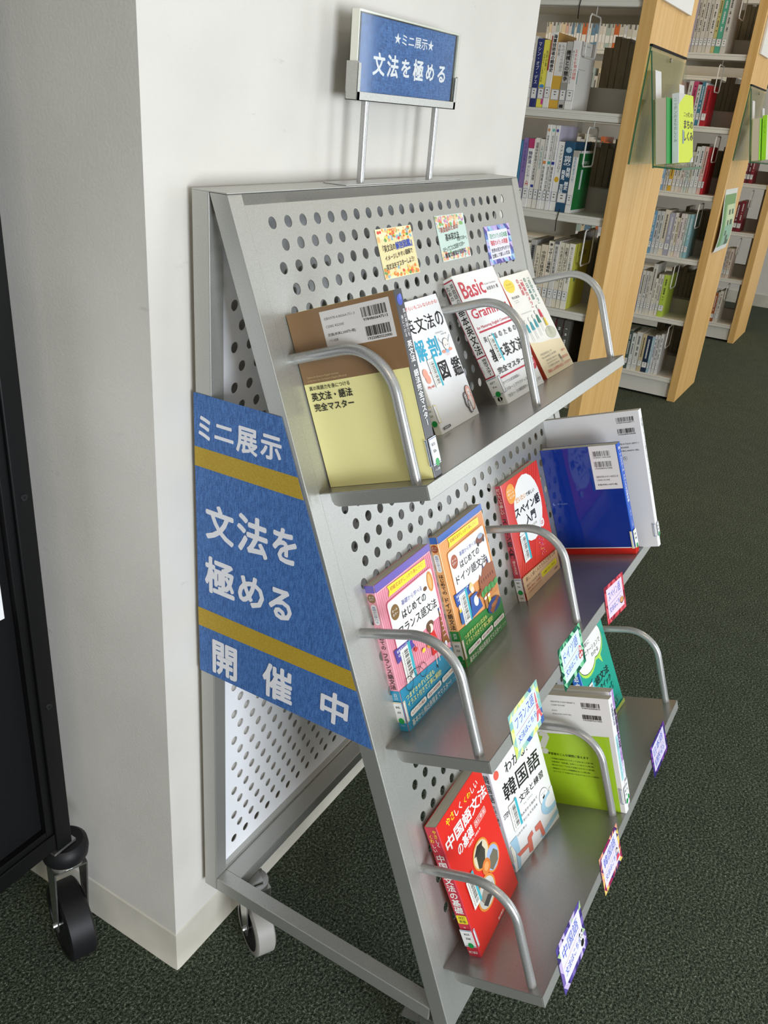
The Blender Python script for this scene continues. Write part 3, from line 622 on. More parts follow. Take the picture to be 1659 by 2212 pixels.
def deco_de(f):
    f.ell(.815, .235, .105, '7A3B26', .032); f.ell(.83, .215, .06, 'A8B8CC', .018); f.ell(.75, .262, .022, K); f.ell(.88, .258, .022, K)
    f.poly([(.58, .62), (.60, .50), (.64, .47), (.66, .50), (.72, .45), (.74, .41), (.76, .45), (.82, .44), (.86, .40), (.88, .45), (.98, .46), (.99, .60), (.82, .66)][::-1], '9A5A3C')
    f.poly([(.72, .45), (.74, .405), (.76, .45)], '5A5A70'); f.poly([(.845, .44), (.865, .38), (.885, .44)], '3C5080')
    for k in range(6): f.rect(.64 + .055 * k, .52, .655 + .055 * k, .545, '5A2E20')
    for k in range(9): f.ell(.62 + .042 * k, .625 - .006 * (k % 3), .035, '3E8A46' if k % 2 else '57A35C')
    f.ell(.41, .50, .045, 'E8D08C'); f.ell(.42, .525, .035, 'F4E0D0'); f.poly([(.34, .56), (.5, .56), (.56, .70), (.30, .71)][::-1], '2F5CA8'); f.ell(.50, .60, .07, '9A4A22', .022); f.ell(.45, .62, .05, 'F4F0E8', .04)
    f.line([(.48, .6), (.60, .575)], .002, '4A2010')
    for x, c in ((.62, 'C08848'), (.70, 'EADF5A')): f.rect(x, .665, x + .055, .745, c); f.ell(x + .0275, .665, .032, 'F8F4EC', .012)
    f.ell(.80, .765, .16, '244A94', .055); f.poly([(.68, .78), (.90, .72), (.95, .74), (.74, .82)][::-1], '9A5A32'); f.ell(.80, .76, .07, 'B87848', .016)
    f.rect(.07, .59, .13, .69, '3C6CB0'); f.rect(.08, .57, .12, .60, 'E8D040'); f.ell(.10, .56, .025, 'F4E0D0')
series(onrack(S2, 'F', .0665, .0104, -.0031, -.005), .1479, .2124, .0148, '6F5FB4', 'F0A0B0', 'E890A4', '2E93B8', 'フランス語文法', 'pink French grammar paperback with a purple top and blue foot on the middle ledge', ('6ステップの構成', '豊富な練習問題', 'ネイティブの音声'), deco_fr, '5A4CA4', '白川', 'EC7A94', '8A6A3C', 1)
series(onrack(S2, 'F', .2429, .0121, -.0016, .0107), .1492, .21, .0151, '2B5FB0', 'F2B070', 'EBA25E', '2A8A40', 'ドイツ語文法', 'orange German grammar paperback with a blue top and green foot on the middle ledge', ('5ステップの構成', '豊富な練習問題', 'ネイティブの音声'), deco_de, '2B55A8', '宍戸', 'EFA45C', 'A8542C', 2)
# 7 Spanish
r, f, s = book(onrack(S2, 'F', .4789, .0123, -.0344, .022), .1502, .2102, .0136, 'L', 'DC4436', 'B83844', 'red Spanish primer paperback with a white speech balloon, third on the middle ledge', gloss=.25)
for k in range(26): x = -.5 + k * .06; f.poly([(max(x, 0), .78 if x >= 0 else .78 + x * 1.3), (min(x + .018, 1), .78), (min(x + .6, 1), 0 if x + .6 <= 1 else (x + .6 - 1) * 1.3), (min(max(x + .58, 0), 1), 0 if x + .58 <= 1 else (x + .58 - 1) * 1.3)], 'D03A30') if 0 <= x <= .4 else None
f.ell(.545, .315, .36, 'F2F1EE', .285); f.ell(.19, .112, .115, 'F0A040'); 
for k, t in enumerate(('たのしく', '学べる', '一石三鳥')): f.text(t, .11, .07 + .03 * k, .27, .09 + .03 * k, 'FFF4DC', .01)
f.text('だいたい', .265, .175, .53, .22, 'E9A048', .02, -2); f.text('で楽しい', .54, .19, .775, .225, K, .014, -2); f.text('スペイン語', .185, .25, .865, .335, K, .026, -1); f.text('入門', .41, .355, .685, .44, K, .022, -1)
f.text('使える文法', .42, .465, .67, .485, '8A8450'); f.ell(.80, .515, .055, 'F2F1EE'); f.text('CD', .765, .50, .83, .53, 'C83040', .03)
f.poly([(.17, .47), (.22, .44), (.42, .49), (.34, .56)][::-1], 'F2F1EE')
rn = random.Random(9)
for k in range(60): f.ell(.66 + rn.uniform(-.06, .08), .58 + k * .0032 + rn.uniform(-.01, .01), .006, rn.choice(('D850C0', 'F0A0E0', 'F4E070', 'C040A8')), n=6)
f.ell(.76, .61, .05, 'E0E070', .03); f.ell(.78, .585, .02, 'F4D0B0')
z = [(0, .795)]
for k in range(25): z += [(.02 + k * .04, .80 + .0012 * k), (.04 + k * .04, .787 + .0012 * k)]
f.poly([(min(a, 1), b) for a, b in z] + [(1, 1), (0, 1)], 'DDB68C')
f.text('楽しく続く人たちの工夫を公開', .07, .815, .94, .85, '5A4A38', .008); f.rrect(.48, .885, .93, .935, .002, 'F0DC30'); f.text('付属メディアあり', .53, .90, .88, .92, K, .008)
for k, t in enumerate(('読まなくても大丈夫 会話', '単語と例文に「日本語」', '1つの文からコツコツ')): f.text(t, .06, .875 + .03 * k, .44, .895 + .03 * k, 'A85838' if k else '5A4A38', .008)
f.text('三修社', .82, .955, .93, .97, K, .01); s.rect(0, .795, 1, 1, 'E4DCD2')
s.vtext('だいたいで楽しい', .22, .02, .78, .24, 'F4D8C8', .01); s.vtext('スペイン語入門', .16, .27, .84, .62, K, .02); s.vtext('使える文法', .3, .64, .75, .76, 'F4D8C8'); s.text('三修社', .25, .965, .75, .978, K, .01)
done(r, f, s); callnum(r, s, '865', 'Sa', y0=.80, y1=.93, fi=f, wrap=.045); sticker(r, f, .165, .485, .35, .71, 12, '3000043510023')
# 8 blue book, 9 white large book
r, f, s = book(onrack(S2, 'D', .6941, -.0016, -.0385, -.0394), .1473, .2121, .0173, 'R', '12308A', '2B5CC0', 'glossy dark blue paperback with a red foot on the middle ledge', gloss=.06)
f.rect(0, .934, 1, .942, 'F0F0EE'); f.rect(0, .942, 1, 1, 'D02A20'); f.rect(.639, 0, .983, .39, 'E2E0E0')
isbn(f, .677, .047, .90, .11, 21, '9784411005328'); isbn(f, .679, .139, .897, .208, 22, '1920085021006')
f.text('ISBN978-4-411-00532-8', .677, .268, .949, .285, '555555'); f.text('C0085 ¥2100E', .677, .298, .842, .312, '555555'); f.text('定価(本体2,100円+税)', .676, .34, .925, .358, '444444', .01)
f.text('駿河台出版社', .095, .5, .232, .514, '7C90C8'); f.ell(.05, .507, .018, '7C90C8'); f.ell(.057, .504, .014, '12308A'); f.text('Grammaire du français', .06, .045, .4, .055, '2E4CA0'); f.text('contemporain', .06, .065, .25, .074, '2E4CA0')
s.rect(0, .934, 1, .942, 'F0F0EE'); s.rect(0, .942, 1, 1, 'D02A20'); s.vtext('新・リュミエール フランス文法参考書', .2, .03, .8, .53, 'F4F6FA', .014); s.vtext('森本・三野', .3, .6, .7, .76, 'B8C8EC')
done(r, f, s); callnum(r, s, '855', 'M8', 'E4E070', .785, .945, f, 'R', .03)
r, f, s = book(onrack(S2, 'D', .7229, -.0044, .0043, .0193), .1828, .2586, .0138, 'R', 'DEDCDC', 'EDEDEC', 'large white paperback with two barcodes behind the blue one on the middle ledge', gloss=.4)
isbn(f, .76, .039, .937, .082, 31, '9784766428971'); isbn(f, .76, .12, .937, .165, 32, '1920084024008')
f.text('ISBN978-4-7664-2897-1', .69, .224, .953, .236, '555555'); f.text('C3084 ¥2400E', .69, .25, .85, .261, '555555'); f.text('定価(本体2,400円+税)', .69, .274, .945, .287, '555555', .01); f.ell(.80, .335, .02, '9A9A9A'); f.ell(.80, .335, .015, 'DEDCDC'); f.ell(.80, .335, .008, '9A9A9A')
s.vtext('初級フランス語文法ワークブック', .25, .06, .8, .55, '66686C'); done(r, f, s); callnum(r, s, '855', 'K', y0=.825, y1=.925, fi=f, sp='R', wrap=.03)
# 10 Chinese
r, f, s = book(onrack(S3, 'F', .0589, .0428, .0446, .1002), .1524, .216, .0198, 'L', 'E0281E', 'C83244', 'thick red Chinese grammar paperback with yellow and white title, nearest on the bottom ledge', gloss=.3)
Y = 'F4E02A'; WH = 'F6F4F0'
f.text('やさ', .16, .035, .325, .09, Y, .02); f.text('しく', .345, .05, .49, .1, WH, .02); f.text('くわ', .545, .065, .69, .105, Y, .02); f.text('しい', .71, .06, .865, .11, WH, .02)
f.text('中国語文法', .045, .135, .975, .23, WH, .024, -1); f.text('の基礎', .195, .25, .54, .33, WH, .024, -1); f.rrect(.585, .268, .85, .318, .0015, WH); f.rrect(.591, .271, .844, .315, .0013, 'E0281E'); f.text('改訂新版', .60, .276, .835, .309, WH, .01)
f.text('守屋宏則・李軼倫 著', .37, .34, .66, .358, WH)
for cx, cy, rx, ry in ((.53, .49, .175, .098), (.70, .61, .155, .092), (.42, .735, .20, .105)):
    f.ell(cx, cy, rx, 'E08A34', ry, 32)
for cx, cy, rx, ry, c in ((.53, .49, .155, .086, 'D8CFB0'), (.70, .61, .135, .08, '9FB8DC'), (.42, .735, .175, .091, 'C8C8C0')): f.ell(cx, cy, rx, c, ry, 32)
f.poly([(.42, .55), (.44, .46), (.5, .43), (.58, .44), (.62, .5), (.56, .56), (.47, .57)][::-1], '3A3A30'); f.poly([(.40, .455), (.5, .415), (.62, .43), (.58, .46), (.46, .465)][::-1], '2C2C28')
f.poly([(.59, .64), (.66, .58), (.76, .57), (.82, .62), (.78, .67), (.64, .68)][::-1], '6E6A58'); f.ell(.55, .60, .09, 'D87A34', .05); f.ell(.55, .60, .05, 'E8A060', .028)
f.poly([(.28, .72), (.40, .68), (.56, .73), (.52, .80), (.34, .80)][::-1], '8A8478'); f.poly([(.30, .77), (.42, .75), (.5, .79), (.36, .815)][::-1], '3A3A38')
f.text('東方書店', .45, .965, .585, .985, WH, .01)
s.vtext('やさ', .55, .02, .88, .085, Y, .015); s.vtext('しく', .55, .09, .88, .15, WH, .015); s.vtext('くわ', .15, .055, .48, .12, Y, .015); s.vtext('しい', .15, .125, .48, .19, WH, .015)
s.vtext('中国語文法の基礎', .16, .205, .86, .66, WH, .02); s.rrect(.1, .672, .92, .738, .002, Y); s.text('改訂', .25, .68, .78, .703, K, .01); s.text('新版', .25, .708, .78, .731, K, .01); s.text('守', .42, .76, .58, .772, WH); s.text('東方書店', .15, .952, .85, .972, WH, .01)
done(r, f, s); callnum(r, s, '825', 'Z28', y0=.782, y1=.915, fi=f, wrap=.03); sticker(r, f, .135, .50, .305, .71, 14, '3000041970426')
# 11 Korean
r, f, s = book(onrack(S3, 'F', .2318, .0249, -.1259, .0582), .1481, .21, .0177, 'L', 'F0EFEE', 'E4E2EC', 'white Korean grammar paperback with pale blue and red shapes, second on the bottom ledge', gloss=.3)
f.text('よく', .05, .07, .26, .15, K, .012); f.text('わかる!', .27, .18, .74, .265, K, .014); f.ell(.10, .20, .05, 'E4604E'); f.text('韓国語', .14, .31, .91, .46, K, .016); f.text('文法と練習', .37, .51, .90, .57, K, .01)
f.text('STEP1', .04, .52, .15, .56, K, .01); f.text('チョ・ヒチョル', .42, .595, .62, .61, '555555'); f.text('読み方から始めて', .31, .648, .69, .672, K); f.text('点と点が文になる文法を', .15, .70, .66, .722, K); f.text('しっかり学ぶ', .13, .752, .38, .772, K)
f.ell(.81, .715, .10, '888888'); f.ell(.81, .715, .093, 'F4F4F4'); f.text('音声付き', .76, .68, .86, .69, K); f.poly([(.78, .71), (.80, .71), (.825, .695), (.825, .745), (.80, .73), (.78, .73)][::-1], K)
LB = 'A9CFE4'; LR = 'E07A68'
f.ell(.90, .80, .20, LB, .085, 20); f.ell(.92, .79, .13, 'F0EFEE', .05, 20); f.rect(.93, .70, 1, .80, 'F0EFEE')
f.poly([(.56, .965), (1, .92), (1, .955), (.6, 1)], LB); f.poly([(.02, .75), (.16, .75), (.16, .86), (.10, 1), (.04, 1), (.08, .86)][::-1], LB)
f.poly([(.30, .98), (.33, .86), (.44, .845), (.45, .88), (.40, .89), (.38, .99)][::-1], LR); f.poly([(.5, .85), (.63, .85), (.66, .985), (.60, .985), (.58, .90), (.5, .89)][::-1], LR); f.poly([(.08, .88), (.32, .9), (.33, .93), (.12, .92)][::-1], LR)
s.vtext('韓国語', .2, .16, .8, .40, K, .014); s.vtext('文法と練習', .3, .42, .7, .6, K); s.rect(0, .93, 1, .97, LB); done(r, f, s)
callnum(r, s, '829', 'C', 'E0D870', .78, .91, f, 'L', .03); sticker(r, f, .145, .495, .315, .71, 16, '3000044191426')
# 12 lime book, 13 lilac book behind it
r, f, s = book(onrack(S3, 'D', .4141, .012, -.0052, .0603), .138, .21, .0145, 'R', 'E4E2DE', 'EDEDEA', 'white and lime green paperback with its back cover out on the bottom ledge', gloss=.3)
f.poly([(0, .352), (.928, .330), (.934, 1), (0, 1)], 'A3C626'); f.text('?', -.06 + .065, .335, .15, .545, 'D6D4C6', .04)
isbn(f, .64, .047, .873, .10, 41, '9784560085875'); isbn(f, .636, .151, .875, .205, 42, '1923087021005')
f.text('ISBN978-4-560-08587-5', .252, .05, .565, .062, '666666'); f.text('C3087 ¥2100E', .252, .08, .43, .092, '666666'); f.text('白水社', .252, .128, .32, .142, '666666'); f.text('定価(本体2100円+税)', .252, .158, .496, .172, '666666')
f.text('学習者のこんな疑問に答えます', .10, .525, .63, .548, '24300C', .012, -1)
for k, t in enumerate(('・中国語の品詞はどうやって決める? (→第1章)', '・反動詞が「目的語」を伴うってあり? (→第3章)', '・動作主でなくても文の主語になれる? (→第4章)', '・補語はいったい何種類ある? (→第6章)', '・完了でも“了”を使わないのはどんなとき? (→第8章)')):
    f.text(t, .115, .575 + .03 * k, .68 - .06 * (k == 3) + .05 * (k == 4), .590 + .03 * k, '24300C', .006, -1)
s.vtext('中国語文法', .2, .05, .8, .24, '2A3A7A', .01); s.rect(.15, .33, .85, .72, 'A8DCE0'); s.vtext('中国語ワンランクアップ', .3, .35, .7, .7, '3A6A74'); done(r, f, s); callnum(r, s, '825', 'M', y0=.78, y1=.92, fi=f, sp='R', wrap=.04)
r, f, s = book(onrack(S3, 'D', .4310, -.0019, .0004, .0708), .148, .2117, .0157, 'R', 'E8E6E2', 'C0A0DA', 'lilac spined paperback standing right behind the lime green one on the bottom ledge', gloss=.3)
s.rect(0, .62, 1, 1, 'E9E4F2'); s.rect(0, 0, .3, 1, 'EDEBF0'); s.vtext('よくわかる', .35, .02, .85, .14, '8A60B8'); s.vtext('韓国語文法', .22, .155, .86, .5, K, .018); s.vtext('レッスン', .3, .52, .8, .72, 'A878CC', .01); done(r, f, s)
callnum(r, s, '829', 'K', '3A3A6A', .775, .94, None, 'R')
# 14 teal book
r, f, s = book(onrack(S3, 'F', .6150, .0381, -.0485, .0992), .148, .21, .0197, 'L', '1FA58E', '1C66C0', 'teal grammar paperback with a white speech bubble on the bottom ledge', gloss=.3)
f.text('ENJOY', .3, .02, .8, .09, '178070', .0)
f.ell(.30, .27, .30, 'B4E05A', .17); f.ell(.62, .21, .27, 'B4E05A', .17); f.poly([(.60, .36), (.72, .46), (.70, .34)], 'B4E05A')
f.ell(.30, .245, .30, K, .165); f.ell(.62, .19, .262, K, .162); f.ell(.30, .245, .29, 'F2F2EE', .158); f.ell(.62, .19, .252, 'F2F2EE', .155)
f.text('場面に', .20, .13, .50, .17, K, .014, -2); f.text('コミュニケーションで', .06, .20, .80, .25, K, .014, -2); f.text('わかる', .45, .27, .69, .31, K, .014, -2)
f.text('日本語文法', .06, .50, .82, .585, K, .016, -2); f.text('クイック', .45, .61, .82, .675, K, .016, -2)
rn = random.Random(4)
for k in range(14):
    x, y = rn.uniform(.05, .9), rn.uniform(.7, .92)
    f.ell(x, y, .03, '178070', n=10); f.ell(x, y, .022, '1FA58E', n=10); f.rect(x - .015, y + .02, x + .015, y + .05, '178070')
f.text('ココ出版', .7, .915, .8, .93, K, .01); f.rect(0, .955, 1, 1, '1FA58E')
for k in range(34): f.rect(.03 * k, .957, .03 * k + .016, .995, 'E8E84A')
s.vtext('日本語文法', .25, .1, .75, .6, 'FFFFFF', .01); done(r, f, s); sticker(r, f, .12, .49, .30, .70, 18)

# ------------------------------------------------------------------ handwritten cards
def card(name, O, ex, ey, w, h, label, group, pat, inner, lines, seed=1, deco=None, extra=None):
    """a laminated card; O top left, ex right, ey down"""
    nz = ex.cross(-ey).normalized(); M = M4(O + ey * h, ex, -ey, nz); rn = random.Random(seed)
    o = MB(); r = .003; pl = []
    for cx, cy, a in ((w - r, h - r, 0), (r, h - r, 90), (r, r, 180), (w - r, r, 270)):
        pl += [(cx + r * math.cos(R(a + t)), cy + r * math.sin(R(a + t))) for t in (0, 45, 90)]
    o.prism(pl, 0, .0004, mat('card_stock', pat[0], .3), lambda a, b, t: M @ Vector((a, b, t))); c = tag(o.build(name), label, 'card', group)
    k = Ink(M, w, h, .00002, .0005); k.gloss = .25
    if deco: deco(k, rn)
    else:
        m = 9; q = 6
        for i in range(m):
            for j in range(q):
                if 1 <= i < m - 1 and 1 <= j < q - 1: continue
                x0, y0, x1, y1 = i / m, j / q, (i + 1) / m, (j + 1) / q; a, b = rn.choice(pat), rn.choice(pat)
                if rn.random() < .5: k.poly([(x0, y0), (x0, y1), (x1, y1)], a); k.l -= k.st; k.poly([(x0, y0), (x1, y1), (x1, y0)], b); k.l -= k.st
                else: k.poly([(x0, y0), (x0, y1), (x1, y0)], a); k.l -= k.st; k.poly([(x1, y0), (x0, y1), (x1, y1)], b); k.l -= k.st
        k.l += 3 * k.st
    if inner: k.rect(inner[0], inner[1], inner[2], inner[3], inner[4])
    for t, x0, y0, x1, y1, col, bo, ro in lines: k.text(t, x0, y0, x1, y1, col, bo, ro)
    if extra: extra(k)
    k.build('handwriting', c); return c
INKB = '4A62C8'
def tagcard(s, x0, s0, x1, s1, pat, lang, sub, label, seed, inner, uln, extra, rot=0):
    ex = (X_ * math.cos(R(rot)) - u * math.sin(R(rot)))
    ey = (u * math.cos(R(rot)) + X_ * math.sin(R(rot)))
    L = [(lang, .16, .17, .80, .43, INKB, .008, 3)] + [(t, .15, .58 + .14 * i - .05 * (len(sub) - 1), .80, .74 + .10 * i - .05 * (len(sub) - 1), INKB, .012, 4) for i, t in enumerate(sub)]
    def ex2(k):
        k.line([(.12, .54), (.35, .52), (.6, .50), (.84, .46)], .0006, uln); extra(k)
    card('shelf_card', P(x0, s0, DS + .0012), ex, ey, x1 - x0, s1 - s0, label, 'handwritten language cards on the ledge edges', pat, (.09, .1, .91, .88, inner), L, seed, None, ex2)
def tower(k):
    k.poly([(.85, .2), (.87, .2), (.9, .55), (.97, .84), (.92, .84), (.87, .7), (.82, .84), (.77, .84), (.83, .55)][::-1], 'E06A72'); [k.rect(.82, y, .91, y + .02, 'F0D0D8') for y in (.45, .6)]
def pretzel(k):
    for cx, cy in ((.84, .56), (.88, .70), (.80, .70)): k.ell(cx, cy, .055, 'D05050'); k.ell(cx, cy, .030, 'E6F2F4')
def pan(k): k.ell(.80, .70, .10, '3A2A2A', .09); k.ell(.80, .69, .085, 'E8A060', .075); [k.ell(.76 + .03 * i, .67 + .02 * (i % 2), .012, c) for i, c in enumerate(('D84040', 'F4E8D0', '60A050'))]
def panda(k):
    for cx in (.78, .88): k.ell(cx, .56, .025, '1C1C1E')
    k.ell(.83, .64, .068, '1C1C1E'); k.ell(.83, .64, .06, 'F8F8F8'); k.ell(.805, .64, .016, '1C1C1E'); k.ell(.855, .64, .016, '1C1C1E'); k.ell(.83, .78, .06, '1C1C1E', .07)
def girl(k): k.ell(.80, .58, .05, '2A2A30'); k.ell(.80, .60, .036, 'F4E0D0'); k.poly([(.77, .66), (.84, .66), (.90, .82), (.71, .82)][::-1], 'D84A60'); k.rect(.75, .66, .86, .69, '3A7AB0')
nope = lambda k: None
tagcard(S2, .0875, .6755, .1850, .7385, ('A8CDB8', 'D8E070', '4A6AA8', '8CC4C0', 'E8EFA0'), 'フランス語', ('文法はこちら',), 'French language card with a pink tower on the middle ledge edge', 11, 'DCE8F6', 'D86070', tower)
tagcard(S2, .2680, .6770, .3620, .7430, ('1E6A50', '2F8A66', '7CC898', '145844', '9ADBAE'), 'ドイツ語', ('文法はこちら',), 'green bordered German language card with a red pretzel on the middle ledge edge', 12, 'DDEEF4', 'C04050', pretzel)
tagcard(S2, .4860, .6770, .5860, .7400, ('C02A3C', 'E0606A', '8E1C34', 'D04858'), 'スペイン語', ('文法はこちら',), 'red bordered Spanish language card drooping from the far middle ledge edge', 13, 'F0DCEE', '5A6AC8', pan, -7)
tagcard(S3, .0815, 1.0330, .1790, 1.1110, ('5A4A9A', 'A8C88C', 'C8B8E0', '7A68B0', '3A3070'), '中国語', ('文法はこちら',), 'Chinese language card with a little panda on the bottom ledge edge', 14, 'E8E4F4', 'D08080', panda)
tagcard(S3, .2700, 1.0370, .3620, 1.1040, ('6A2A6A', 'E8A080', 'F0D070', 'A02A5A', '3A2A6A'), '韓国語', ('文法はこちら',), 'maroon and yellow bordered Korean language card on the bottom ledge edge', 15, 'E8E2F2', 'D08080', girl)
tagcard(S3, .5750, 1.0370, .6740, 1.0990, ('2A2468', '6A3A98', '3A2A80', '8A48B0'), '日本語', ('を勉強したい', '方はこちら'), 'dark purple bordered Japanese language card at the far end of the bottom ledge edge', 16, 'E2DCF2', 'D08080', nope)
def flor(cols, band, stripes):
    def d(k, rn):
        k.rect(0, 0, 1, 1, band)
        for i in range(22): k.rect(.02 + i * .045, .2, .035 + i * .045, .95, stripes); k.l -= k.st
        k.l += k.st
        for i in range(130):
            top = rn.random() < .6; x = rn.random(); y = rn.uniform(.0, .24) if top else rn.uniform(.8, 1); c = rn.choice(cols); rr = rn.uniform(.018, .045)
            k.ell(min(max(x, rr), 1 - rr), min(max(y, rr * 1.4), 1 - rr * 1.4), rr, c, rr * 1.1, 6); k.l -= k.st * .8
        k.l += 8 * k.st
    return d
PC = lambda a, s: P(a, s, PANEL + .0004)
def wallcard(x0, s0, x1, s1, *a, **k): card('recommendation_card', PC(x0, s0), X_, u, x1 - x0, s1 - s0, *a, **k)
wallcard(.2815, .0560, .3810, .1235, 'cream striped note card with orange flowers, first of three on the top panel', 'handwritten notes on the top panel', ('EFE6B8',), None,
         [('『英文法の', .09, .32, .44, .46, K, .012, 3), ('解剖図鑑』', .45, .28, .93, .44, '2A4AB8', .02, 3), ('イメージしやすい図解で', .10, .50, .90, .61, K, .012, 4), ('英文法をマスターしよう!', .08, .67, .90, .79, K, .012, 4)], 3, flor(('F08A3C', '8CC0D8', 'E8D868', '6AA05A', 'F4B878', 'E45040'), 'F4EABC', 'E8C878'))
wallcard(.4590, .0484, .5590, .1170, 'pale green striped note card with peach flowers, second of three on the top panel', 'handwritten notes on the top panel', ('D8E6DC',), None,
         [('『英会話のための', .06, .24, .72, .36, 'B03A2A', .012, 3), ('基本英文法', .22, .40, .70, .56, K, .012, 2), ('完全マスター』', .60, .50, .95, .60, K, .012, 2), ('ステップごとに文法をマスター', .06, .66, .84, .77, K, .012, 4), ('豊富な練習が自信に', .10, .80, .84, .91, K, .014, 3)], 4, flor(('F0A08A', 'F4C8A0', '8CB86A', 'C898C8', 'E88868', 'F4E0B0'), 'DCEBE2', 'A8CCC0'))
def geo(k, rn):
    for i in range(8):
        for j in range(6):
            x0, y0 = i / 8, j / 6; k.poly([(x0, y0), (x0 + .125, y0 + 1 / 6), (x0 + .125, y0)], rn.choice(('7A9AD8', 'B8A8E0', '4A5AA8', 'A8D0E8', 'D0B8E8'))); k.l -= k.st
            k.poly([(x0, y0), (x0, y0 + 1 / 6), (x0 + .125, y0 + 1 / 6)], rn.choice(('6A86CC', 'C8B8E8', '5A4A98', '98C0E0'))); k.l -= k.st
    k.l += 3 * k.st
wallcard(.6268, .0755, .7345, .1395, 'blue and lilac bordered note card, last of three on the top panel', 'handwritten notes on the top panel', ('8AA0D8',), (.09, .13, .88, .88, 'ECEAF6'),
         [('「自分カメラ」', .14, .2, .52, .34, '2A9A5A', .02, 0), ('の日本語', .54, .2, .84, .34, '2A9A5A', .02, 0), ('「観客カメラ」', .14, .38, .54, .52, 'D83A3A', .02, 0), ('の英語', .58, .38, .82, .52, 'D83A3A', .02, 0), ('世界の見方がちがう!?', .13, .58, .86, .69, K, .014, 1), ('比較して楽しい文法', .13, .72, .82, .83, K, .014, 1)], 5, geo)

# ------------------------------------------------------------------ bookcases behind
SH = [.12, .43, .74, 1.05, 1.355, 1.665]
def bookcase(x0, x1, label):
    bc = empty('bookcase', Matrix.Translation(((x0 + x1) / 2, .8, 0)), label, 'bookcase', 'maple ended library bookcases')
    def cp(mb, name, parent=None, **k):
        o = mb.build(name, **k); o.parent = parent or bc; o.matrix_parent_inverse = (parent or bc).matrix_world.inverted(); return o
    Y0, Y1 = .148, 3.3; xm = (x0 + x1) / 2
    for y in (.105, Y1): cp(MB().box((x0, y, 0), (x1, y + .042, 2.12), WOOD), 'end_panel', bevel=.0015)
    cp(MB().box((x0, .147, 2.08), (x1, Y1, 2.11), WHITESH), 'top_panel')
    for xa, d in ((x0 + .012, 1), (x1 - .012, -1)):
        cp(MB().box((xa + .012 * d, Y0, 0.012), (xa + .014 * d, Y1, .098), WHITESH), 'kick_plate')
        for z in SH:
            xb = xm - .006 * d; prof = [(0, -.001), (0, -.008), (.0025, -.0095), (.0025, -.0125), (0, -.014), (0, -.0245), (.003, -.0265), (.012, -.0265), (.012, -.004), (abs(xb - xa), -.004), (abs(xb - xa), 0), (.001, 0)]
            s = MB().prism(prof if d > 0 else prof, Y0, Y1, WHITESH, lambda a, b, t: (xa + a * d, t, z + b)); sh = cp(s, 'shelf')
            cp(MB().box((xb - .03 * d, Y0, z), (xb - .028 * d, Y1, z + .075), GREYSH), 'back_stop', sh)
    for y in (Y0 + .012, .95): cp(MB().box((xm - .012, y, 0), (xm + .012, y + .03, 2.08), GREYSH), 'upright')
    return bc
cases = [(2.07, 2.56, 'nearest bookcase with a maple end panel, just right of the white pillar'),
         (3.87, 4.375, 'second maple ended bookcase, behind the nearest one'),
         (5.65, 6.16, 'farthest maple ended bookcase, before the far wall')]
for x0, x1, lb in cases: bookcase(x0, x1, lb)
def bookend(x, y, z, lab, zz=.115, w=.10):
    """wire loop hanging from the shelf above"""
    zt = z - .045; p = [(x + w * .5, y, z - .005), (x + w * .5, y, zt - .002)]; m = MB().tube(p, .0017, WIRE, 6)
    r = .008; L = [(x + r, y, zt), (x + w - r, y, zt), (x + w, y, zt - r), (x + w, y, zt - zz + r), (x + w - r, y, zt - zz), (x + r, y, zt - zz), (x, y, zt - zz + r), (x, y, zt - r), (x + r, y, zt)]
    m.tube(L, .0026, WIRE, 8); tag(m.build('wire_book_support', smooth=True), lab, 'book support', 'wire supports hanging from the shelves')
ORD = ['first', 'second', 'third', 'fourth', 'fifth', 'sixth', 'seventh', 'eighth', 'ninth', 'tenth', 'eleventh', 'twelfth', 'thirteenth', 'fourteenth', 'fifteenth']
CN = ['nearest', 'second', 'farthest']; SN = {0: 'bottom', 1: 'second lowest', 2: 'third lowest', 3: 'fourth lowest', 4: 'fifth lowest', 5: 'top visible'}
